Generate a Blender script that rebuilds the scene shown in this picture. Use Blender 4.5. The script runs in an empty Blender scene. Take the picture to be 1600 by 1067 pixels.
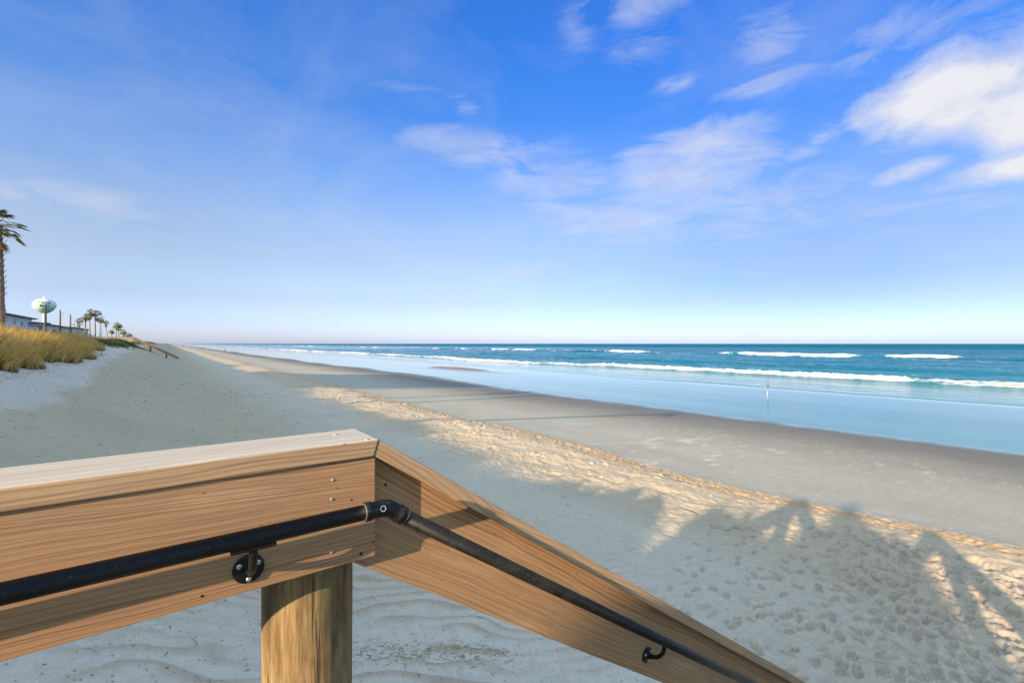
import bpy, bmesh, math, random
import numpy as np
from mathutils import Vector, Matrix
random.seed(7)
RNG = np.random.default_rng(7)
R = math.radians
scene = bpy.context.scene
col = scene.collection

# ------------------------------------------------------------------ frame
# X = towards the ocean, Y = along the shore (away), Z up, sea level 0, eye height 5 m
EYE = 5.0
HEAD = 36.97                      # camera heading, degrees clockwise from +Y
SUN_AZ = R(16.0)                  # direction the light travels, from +X towards +Y
SUN_EL = R(16.0)

# ------------------------------------------------------------------ helpers
def tag(o, label=None, cat=None, group=None, kind=None):
    if label: o['label'] = label
    if cat: o['category'] = cat
    if group: o['group'] = group
    if kind: o['kind'] = kind
    return o

def empty(name, loc=(0, 0, 0), rz=0.0):
    o = bpy.data.objects.new(name, None)
    o.location = loc
    o.rotation_euler = (0, 0, rz)
    o.empty_display_size = 0.3
    col.objects.link(o)
    return o

class MB:
    """collects shapes into one mesh object"""
    def __init__(s):
        s.v = []; s.f = []; s.m = []
    def add(s, vs, fs, mi=0):
        b = len(s.v)
        s.v += [tuple(p) for p in vs]
        s.f += [tuple(i + b for i in f) for f in fs]
        s.m += [mi] * len(fs)
        return s
    def box(s, a, b, mi=0):
        x0, y0, z0 = a; x1, y1, z1 = b
        return s.add([(x0,y0,z0),(x1,y0,z0),(x1,y1,z0),(x0,y1,z0),(x0,y0,z1),(x1,y0,z1),(x1,y1,z1),(x0,y1,z1)],
                     [(3,2,1,0),(4,5,6,7),(0,1,5,4),(1,2,6,5),(2,3,7,6),(3,0,4,7)], mi)
    def prism_xz(s, poly, y0, y1, mi=0):
        n = len(poly)
        vs = [(x, y0, z) for x, z in poly] + [(x, y1, z) for x, z in poly]
        fs = [tuple(range(n)), tuple(range(2*n-1, n-1, -1))]
        fs += [(i, i+n, (i+1) % n + n, (i+1) % n) for i in range(n)]
        return s.add(vs, fs, mi)
    def tube(s, pts, rad, seg=12, mi=0, cap=True):
        pts = [Vector(p) for p in pts]
        rr = rad if hasattr(rad, '__len__') else [rad] * len(pts)
        rings = []
        up = Vector((0, 0, 1))
        t0 = (pts[1] - pts[0]).normalized()
        n = t0.cross(up)
        if n.length < 1e-3: n = t0.cross(Vector((0, 1, 0)))
        n.normalize()
        vs = []
        for i, p in enumerate(pts):
            if i == 0: t = pts[1] - pts[0]
            elif i == len(pts) - 1: t = pts[-1] - pts[-2]
            else: t = (pts[i+1] - pts[i]).normalized() + (pts[i] - pts[i-1]).normalized()
            t.normalize()
            n = (n - t * n.dot(t)).normalized()
            b = t.cross(n)
            for k in range(seg):
                a = 2 * math.pi * k / seg
                vs.append(p + (n * math.cos(a) + b * math.sin(a)) * rr[i])
        fs = []
        for i in range(len(pts) - 1):
            for k in range(seg):
                k2 = (k + 1) % seg
                fs.append((i*seg+k, i*seg+k2, (i+1)*seg+k2, (i+1)*seg+k))
        if cap:
            fs.append(tuple(range(seg - 1, -1, -1)))
            m = (len(pts) - 1) * seg
            fs.append(tuple(range(m, m + seg)))
        return s.add(vs, fs, mi)
    def lathe(s, prof, seg=24, c=(0, 0, 0), mi=0):
        vs = []; fs = []
        for r, z in prof:
            for k in range(seg):
                a = 2 * math.pi * k / seg
                vs.append((c[0] + r * math.cos(a), c[1] + r * math.sin(a), c[2] + z))
        for i in range(len(prof) - 1):
            for k in range(seg):
                k2 = (k + 1) % seg
                fs.append((i*seg+k, i*seg+k2, (i+1)*seg+k2, (i+1)*seg+k))
        return s.add(vs, fs, mi)
    def xf(s, M):
        s.v = [tuple(M @ Vector(p)) for p in s.v]
        return s
    def build(s, name, mat, parent=None, smooth=False, bevel=0.0, fix=True):
        me = bpy.data.meshes.new(name)
        me.from_pydata(s.v, [], s.f)
        mats = mat if isinstance(mat, (list, tuple)) else [mat]
        for m in mats: me.materials.append(m)
        if len(mats) > 1: me.polygons.foreach_set('material_index', s.m)
        if fix or bevel:
            bm = bmesh.new(); bm.from_mesh(me)
            if fix: bmesh.ops.recalc_face_normals(bm, faces=bm.faces)
            if bevel:
                es = [e for e in bm.edges if len(e.link_faces) == 2 and e.calc_face_angle(0) > 0.5]
                bmesh.ops.bevel(bm, geom=es, offset=bevel, segments=2, profile=0.6, affect='EDGES')
            bm.to_mesh(me); bm.free()
        if smooth: me.polygons.foreach_set('use_smooth', [True] * len(me.polygons))
        me.update()
        o = bpy.data.objects.new(name, me)
        col.objects.link(o)
        if parent is not None: o.parent = parent
        return o

def np_mesh(name, verts, faces4, mat, smooth=False, attrs=None, parent=None):
    """verts (n,3), faces (m,k) -> mesh object, fast"""
    me = bpy.data.meshes.new(name)
    n = len(verts); m, k = faces4.shape
    me.vertices.add(n); me.vertices.foreach_set('co', np.ascontiguousarray(verts, dtype=np.float32).ravel())
    me.loops.add(m * k); me.loops.foreach_set('vertex_index', np.ascontiguousarray(faces4, dtype=np.int32).ravel())
    me.polygons.add(m)
    me.polygons.foreach_set('loop_start', np.arange(0, m * k, k, dtype=np.int32))
    try: me.polygons.foreach_set('loop_total', np.full(m, k, dtype=np.int32))
    except Exception: pass
    if smooth: me.polygons.foreach_set('use_smooth', np.ones(m, dtype=bool))
    for an, (typ, data) in (attrs or {}).items():
        a = me.attributes.new(an, typ, 'POINT')
        a.data.foreach_set('color' if typ == 'FLOAT_COLOR' else 'value', np.ascontiguousarray(data, dtype=np.float32).ravel())
    me.materials.append(mat)
    me.update(calc_edges=True); me.validate()
    o = bpy.data.objects.new(name, me); col.objects.link(o)
    if parent is not None: o.parent = parent
    return o

# ------------------------------------------------------------------ noise
def _hash(ix, iy, seed):
    h = (ix.astype(np.int64) * 374761393 + iy.astype(np.int64) * 668265263 + seed * 974634777) & 0xffffffff
    h = ((h ^ (h >> 13)) * 1274126177) & 0xffffffff
    h = h ^ (h >> 16)
    return (h & 0xffff) / 65535.0
def vnoise(x, y, seed=0):
    x = np.asarray(x, dtype=np.float64); y = np.asarray(y, dtype=np.float64)
    ix = np.floor(x); iy = np.floor(y)
    fx = x - ix; fy = y - iy
    fx = fx * fx * fx * (fx * (fx * 6 - 15) + 10); fy = fy * fy * fy * (fy * (fy * 6 - 15) + 10)
    a = _hash(ix, iy, seed); b = _hash(ix + 1, iy, seed); c = _hash(ix, iy + 1, seed); d = _hash(ix + 1, iy + 1, seed)
    return (a + (b - a) * fx + (c - a) * fy + (a - b - c + d) * fx * fy) * 2 - 1
def fbm(x, y, seed=0, octv=4, gain=0.5):
    s = 0.0; a = 1.0; t = 0.0
    for i in range(octv):
        s = s + a * vnoise(x * 2.03**i + 17.3 * i, y * 2.03**i - 9.1 * i, seed + i); t += a; a *= gain
    return s / t
def sstep(a, b, x):
    t = np.clip((x - a) / (b - a), 0, 1)
    return t * t * (3 - 2 * t)

# ------------------------------------------------------------------ terrain height
_px = np.arange(-60, 120, 0.05)
_kx = [-60, -30, -14, -9, -6.5, -5.3, -4, -2.5, -1, 0, 1.5, 3, 5, 8, 9.6, 10.6, 11.5, 12.6, 15, 20, 26, 30, 36, 44, 52, 58, 70, 120]
_kz = [4.2, 4.2, 4.2, 4.45, 4.6, 4.38, 4.0, 3.5, 2.95, 2.62, 2.2, 1.9, 1.68, 1.52, 1.50, 1.46, 1.28, 1.12, .93, .62, .32, .17, .115, .085, .045, -.06, -.5, -3]
_pz = np.interp(_px, _kx, _kz)
_k = np.exp(-0.5 * (np.arange(-20, 21) * 0.05 / 0.28)**2); _k /= _k.sum()
_pz = np.convolve(np.pad(_pz, 20, mode='edge'), _k, mode='valid')

GX0, GY0, GC = -3.0, -3.0, 0.012          # stamped grid near the stairs (footprints)
GW, GH = 1260, 1750
stamp = np.zeros((GH, GW), dtype=np.float32)
def add_print(x, y, ang, L, W, dep, rim=0.35):
    r = L * 0.9
    i0 = int((x - r - GX0) / GC); i1 = int((x + r - GX0) / GC); j0 = int((y - r - GY0) / GC); j1 = int((y + r - GY0) / GC)
    if i0 < 0 or j0 < 0 or i1 >= GW or j1 >= GH: return
    X, Y = np.meshgrid(np.arange(i0, i1) * GC + GX0 - x, np.arange(j0, j1) * GC + GY0 - y)
    c, s = math.cos(ang), math.sin(ang)
    a = (X * c + Y * s) / (L * 0.5); b = (-X * s + Y * c) / (W * 0.5 * (1 + 0.25 * (X * c + Y * s) / L))
    q = np.sqrt(a * a + b * b)
    d = -dep * (1 - sstep(0.70, 1.02, q)) + dep * rim * np.exp(-((q - 1.25) / 0.22)**2)
    stamp[j0:j1, i0:i1] += d.astype(np.float32)
_r = random.Random(3)
for i in range(2600):                      # trampled ground between stairs and berm
    x = _r.uniform(3.6, 10.6); y = _r.uniform(-1.5, 6.0)
    w = math.exp(-((y - 0.25 - (x - 5) * 0.13) / 2.1)**2) * min(1, max(0, (x - 3.6) / 1.6))
    if _r.random() > w: continue
    add_print(x, y, _r.gauss(0.15, 0.5) + (math.pi if _r.random() < .5 else 0), _r.uniform(.15, .32), _r.uniform(.07, .12), _r.uniform(.010, .034))
def trail(x, y, ang, n, step=0.62, dep=.02, L=.25):
    for k in range(n):
        s = 0.10 if k % 2 else -0.10
        add_print(x - math.sin(ang) * s, y + math.cos(ang) * s, ang + _r.gauss(0, .1), L, .1, dep * _r.uniform(.6, 1.2))
        x += math.cos(ang) * step * _r.uniform(.85, 1.1); y += math.sin(ang) * step; ang += _r.gauss(0, .04)
trail(3.9, 3.0, .35, 12); trail(4.4, 2.6, .2, 11); trail(4.6, 3.6, .1, 9, dep=.013); trail(5.0, 4.4, .45, 8, dep=.012)
trail(6.0, 4.0, 1.3, 22, dep=.014); trail(9.4, 2, 1.5, 22, dep=.02); trail(8.6, 3, 1.45, 20, dep=.018); trail(9.9, 1.5, 1.55, 24, dep=.02)
for i in range(170):                       # small bird and dog tracks
    x = _r.uniform(3.4, 6.5); y = _r.uniform(1.2, 3.8)
    add_print(x, y, _r.uniform(0, 6.3), .10, .07, .010)

def height(X, Y, detail=True):
    X = np.asarray(X, dtype=np.float64); Y = np.asarray(Y, dtype=np.float64)
    bermw = sstep(5, 9, X) * (1 - sstep(14, 20, X))
    warp = bermw * (0.45 * vnoise(Y / 7.0, X * 0 + 3.1, 11) + 0.22 * vnoise(Y / 2.2, X * 0 + .7, 12))
    shorew = sstep(18, 28, X)
    warp = warp + shorew * (2.2 * vnoise(Y / 38.0, X * 0 + 1.7, 13) + 0.8 * vnoise(Y / 13.0, X * 0, 14) - 0.00002 * Y * 0)
    z = np.interp(X + warp, _px, _pz)
    # dune crest grows along the shore, hummocks on top, cut for the boardwalk
    top = 1 - sstep(-2.5, 2.5, X)
    z = z + top * (.3 + .7 * sstep(-9, -4.5, X)) * 0.75 * sstep(18, 80, Y)
    dune = 1 - sstep(-5.6, -3.8, X)
    z = z + dune * (0.26 * fbm(X / 7.0, Y / 9.0, 21, 3) + 0.16)
    z = z + .40 * (1 - sstep(-5.6, -3.6, X)) * sstep(-16, -10, X) * (1 - sstep(14, 25, Y)) * sstep(-16, -9, Y)
    cut = np.exp(-(np.abs(Y - 0.05) / 1.25)**6) * (1 - sstep(-3.5, 0.5, X)) * sstep(-16, -11, X)
    z = z * (1 - cut) + np.minimum(z, 3.05) * cut
    face = sstep(-6, -3, X) * (1 - sstep(6, 10, X))
    z = z + face * (0.05 * fbm(X / 3.1, Y / 4.0, 31, 3))
    z = z - .5 * np.exp(-((Y - 80.5) / 5.5)**4) * sstep(-4.4, -3.2, X) * (1 - sstep(.8, 3, X))
    # sand bar in the swash
    bar = np.exp(-((X - 44.5 + 0.06 * (Y - 76)) / 2.2)**2 - ((Y - 76.5) / 9.0)**2) * (1 + .25 * vnoise(X / 2, Y / 4, 5))
    z = z + 0.36 * bar
    far = sstep(50, 300, np.abs(Y))
    if detail:
        near = np.exp(-((X * X + Y * Y) / 45.0**2))
        # wind ripples near the boardwalk
        wx = X + .5 * fbm(X / 1.6, Y / 1.6, 41, 3); wy = Y + .42 * fbm(X / 1.1, Y / .9, 44, 3)
        ph = (wx * 0.30 + wy * 0.95) / 0.23
        saw = ph - np.floor(ph)
        rp = np.where(saw < .72, saw / .72, (1 - saw) / .28)
        rp = rp * rp * (3 - 2 * rp)
        amp = sstep(-.45, .35, fbm(X / 1.5, Y / .7, 47, 2)) * (1 - sstep(4.0, 6.0, X)) * sstep(-5, -2, X) * (1 - sstep(6.2, 8.5, Y)) 
        z = z + amp * 0.027 * (rp - .4)
        # finer ripples over the slope
        ph2 = (X * .85 - Y * .35 + .5 * fbm(X / 1.5, Y / 1.5, 51, 2)) / .17
        amp2 = sstep(-.2, .4, fbm(X / 2.5, Y / 3.5, 52, 2)) * face * (1 - .8 * amp)
        z = z + near * amp2 * (.0035 * (1 + vnoise(X / .9, Y / .6, 57))) * np.sin(2 * math.pi * ph2)
        z = z + face * near * (.02 * fbm(X / .5, Y / .5, 53, 3))
        # rough churned berm
        b = sstep(6.2, 8.2, X) * (1 - sstep(11.3, 12.3, X + warp))
        n1 = fbm(X / .8, Y / 1.1, 61, 5, .62)
        z = z + b * (.085 * n1 - .05 * np.abs(fbm(X / .45, Y / .55, 62, 4, .6))) * np.exp(-((X * X + Y * Y) / 70.0**2))
        # shell hash ridge
        hsh = np.exp(-((X + warp - 11.65) / .7)**2)
        z = z + hsh * (.05 * fbm(X / .12, Y / .12, 63, 3) + .03)
        z = z + sstep(12, 13, X) * (1 - sstep(26, 30, X)) * .012 * fbm(X / 1.5, Y / .7, 64, 3)
        # footprints
        gi = (X - GX0) / GC; gj = (Y - GY0) / GC
        ok = (gi > 1) & (gi < GW - 2) & (gj > 1) & (gj < GH - 2)
        gi = np.where(ok, gi, 1); gj = np.where(ok, gj, 1)
        i = np.floor(gi).astype(int); j = np.floor(gj).astype(int); fx = gi - i; fy = gj - j
        s = stamp[j, i] * (1-fx) * (1-fy) + stamp[j, i+1] * fx * (1-fy) + stamp[j+1, i] * (1-fx) * fy + stamp[j+1, i+1] * fx * fy
        s = np.where(ok, s, 0)
        zone = np.exp(-((Y - .25 - (X - 5) * .13) / 2.3)**4) * sstep(3.6, 5.4, X) * (1 - sstep(10.4, 11.2, X))
        z = z + np.clip(s * .75, -.045, .03) + zone * (.05 * fbm(X / .28, Y / .22, 71, 5, .66) - .035 * np.abs(fbm(X / .21, Y / .15, 77, 3)))
    return z
def H(x, y):
    return float(height(np.array([x]), np.array([y]), False)[0])

# ------------------------------------------------------------------ material helpers
def new_mat(name):
    m = bpy.data.materials.new(name); m.use_nodes = True
    nt = m.node_tree
    return m, nt, nt.nodes['Principled BSDF']
def nd(nt, typ, **kw):
    n = nt.nodes.new(typ)
    for k, v in kw.items(): setattr(n, k, v)
    return n
def setin(n, **kw):
    for k, v in kw.items(): n.inputs[k.replace('_', ' ')].default_value = v
def ramp(nt, fac, stops):
    r = nd(nt, 'ShaderNodeValToRGB')
    el = r.color_ramp.elements
    el[0].position, el[0].color = stops[0][0], (*stops[0][1], 1)
    el[1].position, el[1].color = stops[-1][0], (*stops[-1][1], 1)
    for p, c in stops[1:-1]:
        e = el.new(p); e.color = (*c, 1)
    nt.links.new(fac, r.inputs[0])
    return r.outputs[0]
def math_n(nt, op, a, b=None, c=None, clamp=False):
    n = nd(nt, 'ShaderNodeMath', operation=op); n.use_clamp = clamp
    for i, v in enumerate((a, b, c)):
        if v is None: continue
        if isinstance(v, (int, float)): n.inputs[i].default_value = v
        else: nt.links.new(v, n.inputs[i])
    return n.outputs[0]
def mix_c(nt, fac, a, b, mode='MIX'):
    n = nd(nt, 'ShaderNodeMix', data_type='RGBA', blend_type=mode)
    for i, v in ((0, fac), (6, a), (7, b)):
        if isinstance(v, (int, float)): n.inputs[i].default_value = v
        elif isinstance(v, tuple): n.inputs[i].default_value = (*v, 1)
        else: nt.links.new(v, n.inputs[i])
    return n.outputs[2]
def noise(nt, vec, scale, detail=4, rough=.5, dist=0):
    n = nd(nt, 'ShaderNodeTexNoise'); setin(n, Scale=scale, Detail=detail, Roughness=rough, Distortion=dist)
    if vec is not None: nt.links.new(vec, n.inputs['Vector'])
    return n.outputs[0]
def mapping(nt, vec, scale=(1, 1, 1), loc=(0, 0, 0)):
    m = nd(nt, 'ShaderNodeMapping'); m.inputs['Scale'].default_value = scale; m.inputs['Location'].default_value = loc
    nt.links.new(vec, m.inputs[0]); return m.outputs[0]
def bump(nt, h, strength, dist, normal=None):
    b = nd(nt, 'ShaderNodeBump'); setin(b, Strength=strength, Distance=dist)
    nt.links.new(h, b.inputs['Height'])
    if normal is not None: nt.links.new(normal, b.inputs['Normal'])
    return b.outputs[0]
def plain(name, c, rough=.6, var=.12, scale=6, metal=0, spec=.5, bmp=0, bscale=60):
    m, nt, p = new_mat(name)
    co = nd(nt, 'ShaderNodeTexCoord').outputs['Object']
    n = noise(nt, co, scale, 5, .6)
    lo = tuple(x * (1 - var) for x in c); hi = tuple(min(1, x * (1 + var)) for x in c)
    nt.links.new(ramp(nt, n, [(.3, lo), (.7, hi)]), p.inputs['Base Color'])
    setin(p, Roughness=rough, Metallic=metal)
    p.inputs['Specular IOR Level'].default_value = spec
    if bmp: nt.links.new(bump(nt, noise(nt, co, bscale, 4), bmp, .01), p.inputs['Normal'])
    return m

# --- wood: plane sawn boards, length along local X
def wood_mat(name, light, mid, dark, rings=62.0, pith=(0, .11, -.05), blotch=.35, top_sheen=0.0):
    m, nt, p = new_mat(name)
    tc = nd(nt, 'ShaderNodeTexCoord').outputs['Object']
    oi = nd(nt, 'ShaderNodeObjectInfo')
    offs = nd(nt, 'ShaderNodeCombineXYZ')
    nt.links.new(math_n(nt, 'MULTIPLY', oi.outputs['Random'], 37.0), offs.inputs[0])
    v = nd(nt, 'ShaderNodeVectorMath', operation='ADD'); nt.links.new(tc, v.inputs[0]); nt.links.new(offs.outputs[0], v.inputs[1])
    V = v.outputs[0]
    # slow wander of the pith along the board
    w1 = noise(nt, mapping(nt, V, (.9, 2.2, 2.2)), 1.0, 3, .5)
    w2 = noise(nt, mapping(nt, V, (2.0, 9, 9)), 1.0, 3, .55)
    sx = nd(nt, 'ShaderNodeSeparateXYZ'); nt.links.new(tc, sx.inputs[0])
    yy = math_n(nt, 'ADD', sx.outputs[1], pith[1]); zz = math_n(nt, 'ADD', sx.outputs[2], pith[2])
    rr = math_n(nt, 'SQRT', math_n(nt, 'ADD', math_n(nt, 'MULTIPLY', yy, yy), math_n(nt, 'MULTIPLY', zz, zz)))
    rr = math_n(nt, 'ADD', rr, math_n(nt, 'MULTIPLY', math_n(nt, 'SUBTRACT', w1, .5), .12))
    rr = math_n(nt, 'ADD', rr, math_n(nt, 'MULTIPLY', math_n(nt, 'SUBTRACT', w2, .5), .014))
    vo = nd(nt, 'ShaderNodeTexVoronoi'); setin(vo, Scale=1.0, Randomness=1.0)
    nt.links.new(mapping(nt, V, (1.15, 3.0, 3.0)), vo.inputs['Vector'])
    rr = math_n(nt, 'ADD', rr, math_n(nt, 'MULTIPLY', ramp(nt, vo.outputs['Distance'], [(.05, (1,)*3), (.12, (.62,)*3), (.34, (0,)*3)]), .034))
    n1d = nd(nt, 'ShaderNodeTexNoise', noise_dimensions='1D'); setin(n1d, Scale=rings * .28, Detail=3.0)
    nt.links.new(rr, n1d.inputs['W'])
    rr = math_n(nt, 'ADD', rr, math_n(nt, 'MULTIPLY', math_n(nt, 'SUBTRACT', n1d.outputs[0], .5), 3.6 / rings))
    rg = math_n(nt, 'FRACT', math_n(nt, 'MULTIPLY', rr, rings))
    wn = nd(nt, 'ShaderNodeTexWhiteNoise', noise_dimensions='1D'); nt.links.new(math_n(nt, 'FLOOR', math_n(nt, 'MULTIPLY', rr, rings)), wn.inputs['W'])
    late = ramp(nt, rg, [(0, (0, 0, 0)), (.45, (.18,) * 3), (.80, (.85,) * 3), (.90, (1, 1, 1)), (1.0, (0, 0, 0))])
    fib = noise(nt, mapping(nt, V, (5, 260, 260)), 1.0, 3, .6)
    fine = noise(nt, mapping(nt, V, (14, 700, 700)), 1.0, 2, .5)
    st = noise(nt, mapping(nt, V, (1.6, 7, 7)), 1.0, 5, .6)
    amt = math_n(nt, 'MULTIPLY', math_n(nt, 'MULTIPLY', late, math_n(nt, 'ADD', .3, math_n(nt, 'MULTIPLY', wn.outputs[0], .8))), math_n(nt, 'ADD', .35, math_n(nt, 'MULTIPLY', st, .9)))
    c = mix_c(nt, amt, light, dark)
    c = mix_c(nt, math_n(nt, 'MULTIPLY', ramp(nt, st, [(.35, (0, 0, 0)), (.7, (1, 1, 1))]), blotch), c, mid)
    c = mix_c(nt, .55, c, ramp(nt, fib, [(.25, (.45, .42, .40)), (.6, (1, 1, 1))]), 'MULTIPLY')
    if top_sheen:                       # painted sheen: upward faces paler, as low sun and sky light them
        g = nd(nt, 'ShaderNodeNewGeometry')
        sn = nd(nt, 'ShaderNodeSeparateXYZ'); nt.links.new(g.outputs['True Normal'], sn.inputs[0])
        bl = math_n(nt, 'MULTIPLY', ramp(nt, sn.outputs[2], [(.55, (0, 0, 0)), (.9, (1, 1, 1))]), top_sheen)
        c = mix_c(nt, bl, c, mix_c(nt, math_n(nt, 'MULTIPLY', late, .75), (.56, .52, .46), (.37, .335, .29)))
    # knots
    gy = noise(nt, mapping(nt, V, (1.9, 6, 6), (5, 2, 8)), 1.0, 5, .62)
    c = mix_c(nt, math_n(nt, 'MULTIPLY', ramp(nt, gy, [(.42, (0,)*3), (.72, (1,)*3)]), .3), c, mix_c(nt, late, (.33, .275, .22), (.19, .14, .11)))
    lt = noise(nt, mapping(nt, V, (2.6, 8, 8), (9, 4, 1)), 1.0, 4, .6)
    c = mix_c(nt, math_n(nt, 'MULTIPLY', ramp(nt, lt, [(.55, (0,)*3), (.75, (1,)*3)]), .45), c, mix_c(nt, late, (.60, .43, .27), (.33, .19, .10)))
    kn = ramp(nt, vo.outputs['Distance'], [(.04, (1, 1, 1)), (.10, (0, 0, 0))])
    c = mix_c(nt, math_n(nt, 'MULTIPLY', kn, .75), c, (.13, .06, .03))
    # tiny resin and dirt flecks
    vf = nd(nt, 'ShaderNodeTexVoronoi'); setin(vf, Scale=1.0)
    nt.links.new(mapping(nt, V, (12, 26, 26)), vf.inputs['Vector'])
    c = mix_c(nt, math_n(nt, 'MULTIPLY', ramp(nt, vf.outputs['Distance'], [(.04, (1,)*3), (.07, (0,)*3)]), .6), c, (.10, .05, .03))
    nt.links.new(c, p.inputs['Base Color'])
    setin(p, Roughness=.72); p.inputs['Specular IOR Level'].default_value = .35
    hh = math_n(nt, 'ADD', math_n(nt, 'MULTIPLY', late, .5), math_n(nt, 'ADD', math_n(nt, 'MULTIPLY', fib, .8), math_n(nt, 'MULTIPLY', fine, .4)))
    nt.links.new(bump(nt, hh, .45, .0012), p.inputs['Normal'])
    return m

M = {}
M['board'] = wood_mat('sawn_pine', (.385, .228, .120), (.335, .20, .115), (.17, .09, .047), rings=135, pith=(0, .05, .19))
M['board2'] = wood_mat('sawn_pine_warm', (.41, .25, .128), (.35, .21, .115), (.17, .09, .047), rings=105, pith=(0, .07, -.09))
M['cap'] = wood_mat('sawn_pine_cap', (.44, .30, .18), (.38, .25, .16), (.17, .095, .055), rings=95, pith=(0, .03, .13), top_sheen=.85)
M['pale'] = wood_mat('pale_sunlit_wood', (.66, .58, .47), (.58, .50, .40), (.40, .32, .24), rings=60)  # weathered wood, paled to paint sun on the level walkover rails
M['deck'] = wood_mat('weathered_deck', (.42, .34, .26), (.36, .28, .21), (.2, .15, .11), rings=50)
def pile_mat():
    m, nt, p = new_mat('treated_pile')
    tc = nd(nt, 'ShaderNodeTexCoord').outputs['Object']
    a = noise(nt, mapping(nt, tc, (17, 17, 3.6)), 1.0, 7, .68, .5)
    b = noise(nt, mapping(nt, tc, (150, 150, 9.0)), 1.0, 6, .72)
    d = noise(nt, mapping(nt, tc, (7, 7, 3.5)), 1.0, 3, .5, .6)
    c = ramp(nt, a, [(.28, (.09, .06, .03)), (.43, (.21, .145, .075)), (.58, (.33, .235, .12)), (.75, (.41, .32, .19))])
    c = mix_c(nt, .6, c, ramp(nt, b, [(.36, (.30, .27, .22)), (.56, (1, 1, 1))]), 'MULTIPLY')
    c = mix_c(nt, math_n(nt, 'MULTIPLY', ramp(nt, d, [(.5, (0,)*3), (.66, (1,)*3)]), .6), c, (.21, .20, .10))
    cr = noise(nt, mapping(nt, tc, (42, 42, 2.2), (3, 1, 0)), 1.0, 2, .5)
    crk = ramp(nt, cr, [(.32, (1,)*3), (.37, (0,)*3)])
    c = mix_c(nt, math_n(nt, 'MULTIPLY', crk, .8), c, (.06, .04, .02))
    nt.links.new(c, p.inputs['Base Color']); setin(p, Roughness=.8)
    p.inputs['Specular IOR Level'].default_value = .25
    h = math_n(nt, 'SUBTRACT', math_n(nt, 'ADD', math_n(nt, 'MULTIPLY', a, .7), math_n(nt, 'MULTIPLY', b, .5)), math_n(nt, 'MULTIPLY', crk, .5))
    nt.links.new(bump(nt, h, .7, .006), p.inputs['Normal'])
    return m
M['pile'] = pile_mat()
def black_mat():
    m, nt, p = new_mat('black_powder_coat')
    tc = nd(nt, 'ShaderNodeTexCoord').outputs['Object']
    n = noise(nt, tc, 55, 4, .6)
    s = noise(nt, mapping(nt, tc, (9, 30, 30)), 1.0, 5, .65)
    c = ramp(nt, s, [(.45, (.005, .005, .005)), (.75, (.016, .015, .014))])
    vo = nd(nt, 'ShaderNodeTexVoronoi'); setin(vo, Scale=95.0); nt.links.new(tc, vo.inputs['Vector'])
    c = mix_c(nt, math_n(nt, 'MULTIPLY', ramp(nt, vo.outputs['Distance'], [(.08, (1,)*3), (.14, (0,)*3)]), .25), c, (.30, .27, .22))
    nt.links.new(c, p.inputs['Base Color'])
    nt.links.new(ramp(nt, n, [(.3, (.30,)*3), (.7, (.46,)*3)]), p.inputs['Roughness']); p.inputs['Specular IOR Level'].default_value = .3
    nt.links.new(bump(nt, noise(nt, tc, 700, 2), .06, .001), p.inputs['Normal'])
    return m
M['black'] = black_mat()
M['screw'] = plain('galvanised_screw', (.52, .50, .46), .4, .3, 200, metal=.8)
M['steel'] = plain('worn_steel_edge', (.60, .58, .54), .35, .2, 100, metal=.9)
M['hole'] = plain('nail_hole', (.02, .012, .008), .9)

# ------------------------------------------------------------------ BOARDWALK (real sizes, metres, relative to eye height)
SL = .68; TH = math.atan(SL); CS, SN = math.cos(TH), math.sin(TH)
ZC = -.226; CT = .038; ZB = ZC - CT; BW = .239
XC = .397; XB = XC - .0115; XE = .392
def slope_poly(x0, z0, L, h, start):
    """parallelogram in the local frame of the sloping pieces: 'start' gives the top/bottom offset of its upper end"""
    return [(start[0], 0), (L, 0), (L, -h), (start[1], -h)]
walk = empty('wooden_boardwalk', (0, 0, EYE))
tag(walk, 'new pine boardwalk railing in the foreground with black pipe handrail, stepping down to the beach', 'boardwalk')

def bracket(px, pz, yface, sgn, ang=0.0):
    """flange on the board, curved arm, saddle under the pipe; sgn = -1 pipe is on the -Y side of the board"""
    b = MB()
    fz = pz - .088
    # flange, axis along Y
    prof = [(0, 0), (.0285, 0), (.0285, .0045), (.026, .0065), (.012, .0085), (.0105, .012), (0, .012)]
    f = MB().lathe(prof, 32).xf(Matrix.Translation((px, yface, fz)) @ Matrix.Rotation(R(90) if sgn < 0 else R(-90), 4, 'X'))
    b.add(f.v, f.f)
    pts = []
    for k in range(13):
        t = k / 12 * math.pi / 2
        pts.append((px + (.012 * math.sin(t) if ang else 0), yface + sgn * (.006 + .064 * math.sin(t)), fz + .062 * (1 - math.cos(t))))
    pts.append((px + (.014 if ang else 0), yface + sgn * .0705, pz - .020))
    b.tube(pts, .0078, 12)
    s = MB().box((-.038, -.0115, -.0025), (.038, .0115, .0025))
    s.xf(Matrix.Translation((px + (.014 if ang else 0), yface + sgn * .0705, pz - .0205)) @ Matrix.Rotation(ang, 4, 'Y'))
    b.add(s.v, s.f)
    o = b.build('handrail_bracket', M['black'], walk, smooth=False)
    for q in (R(90), R(210), R(330)):
        sc = MB().lathe([(0, 0), (.0052, 0), (.0052, .001), (.0035, .003), (.0014, .0031), (.0012, .0016), (0, .0016)], 14)
        sc.xf(Matrix.Translation((px + .0195 * math.cos(q - math.pi), yface + sgn * .0066, fz + .0195 * math.sin(q - math.pi)))
              @ Matrix.Rotation(R(90) if sgn < 0 else R(-90), 4, 'X'))
        sc.build('screw', M['screw'], o)
    return o

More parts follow.
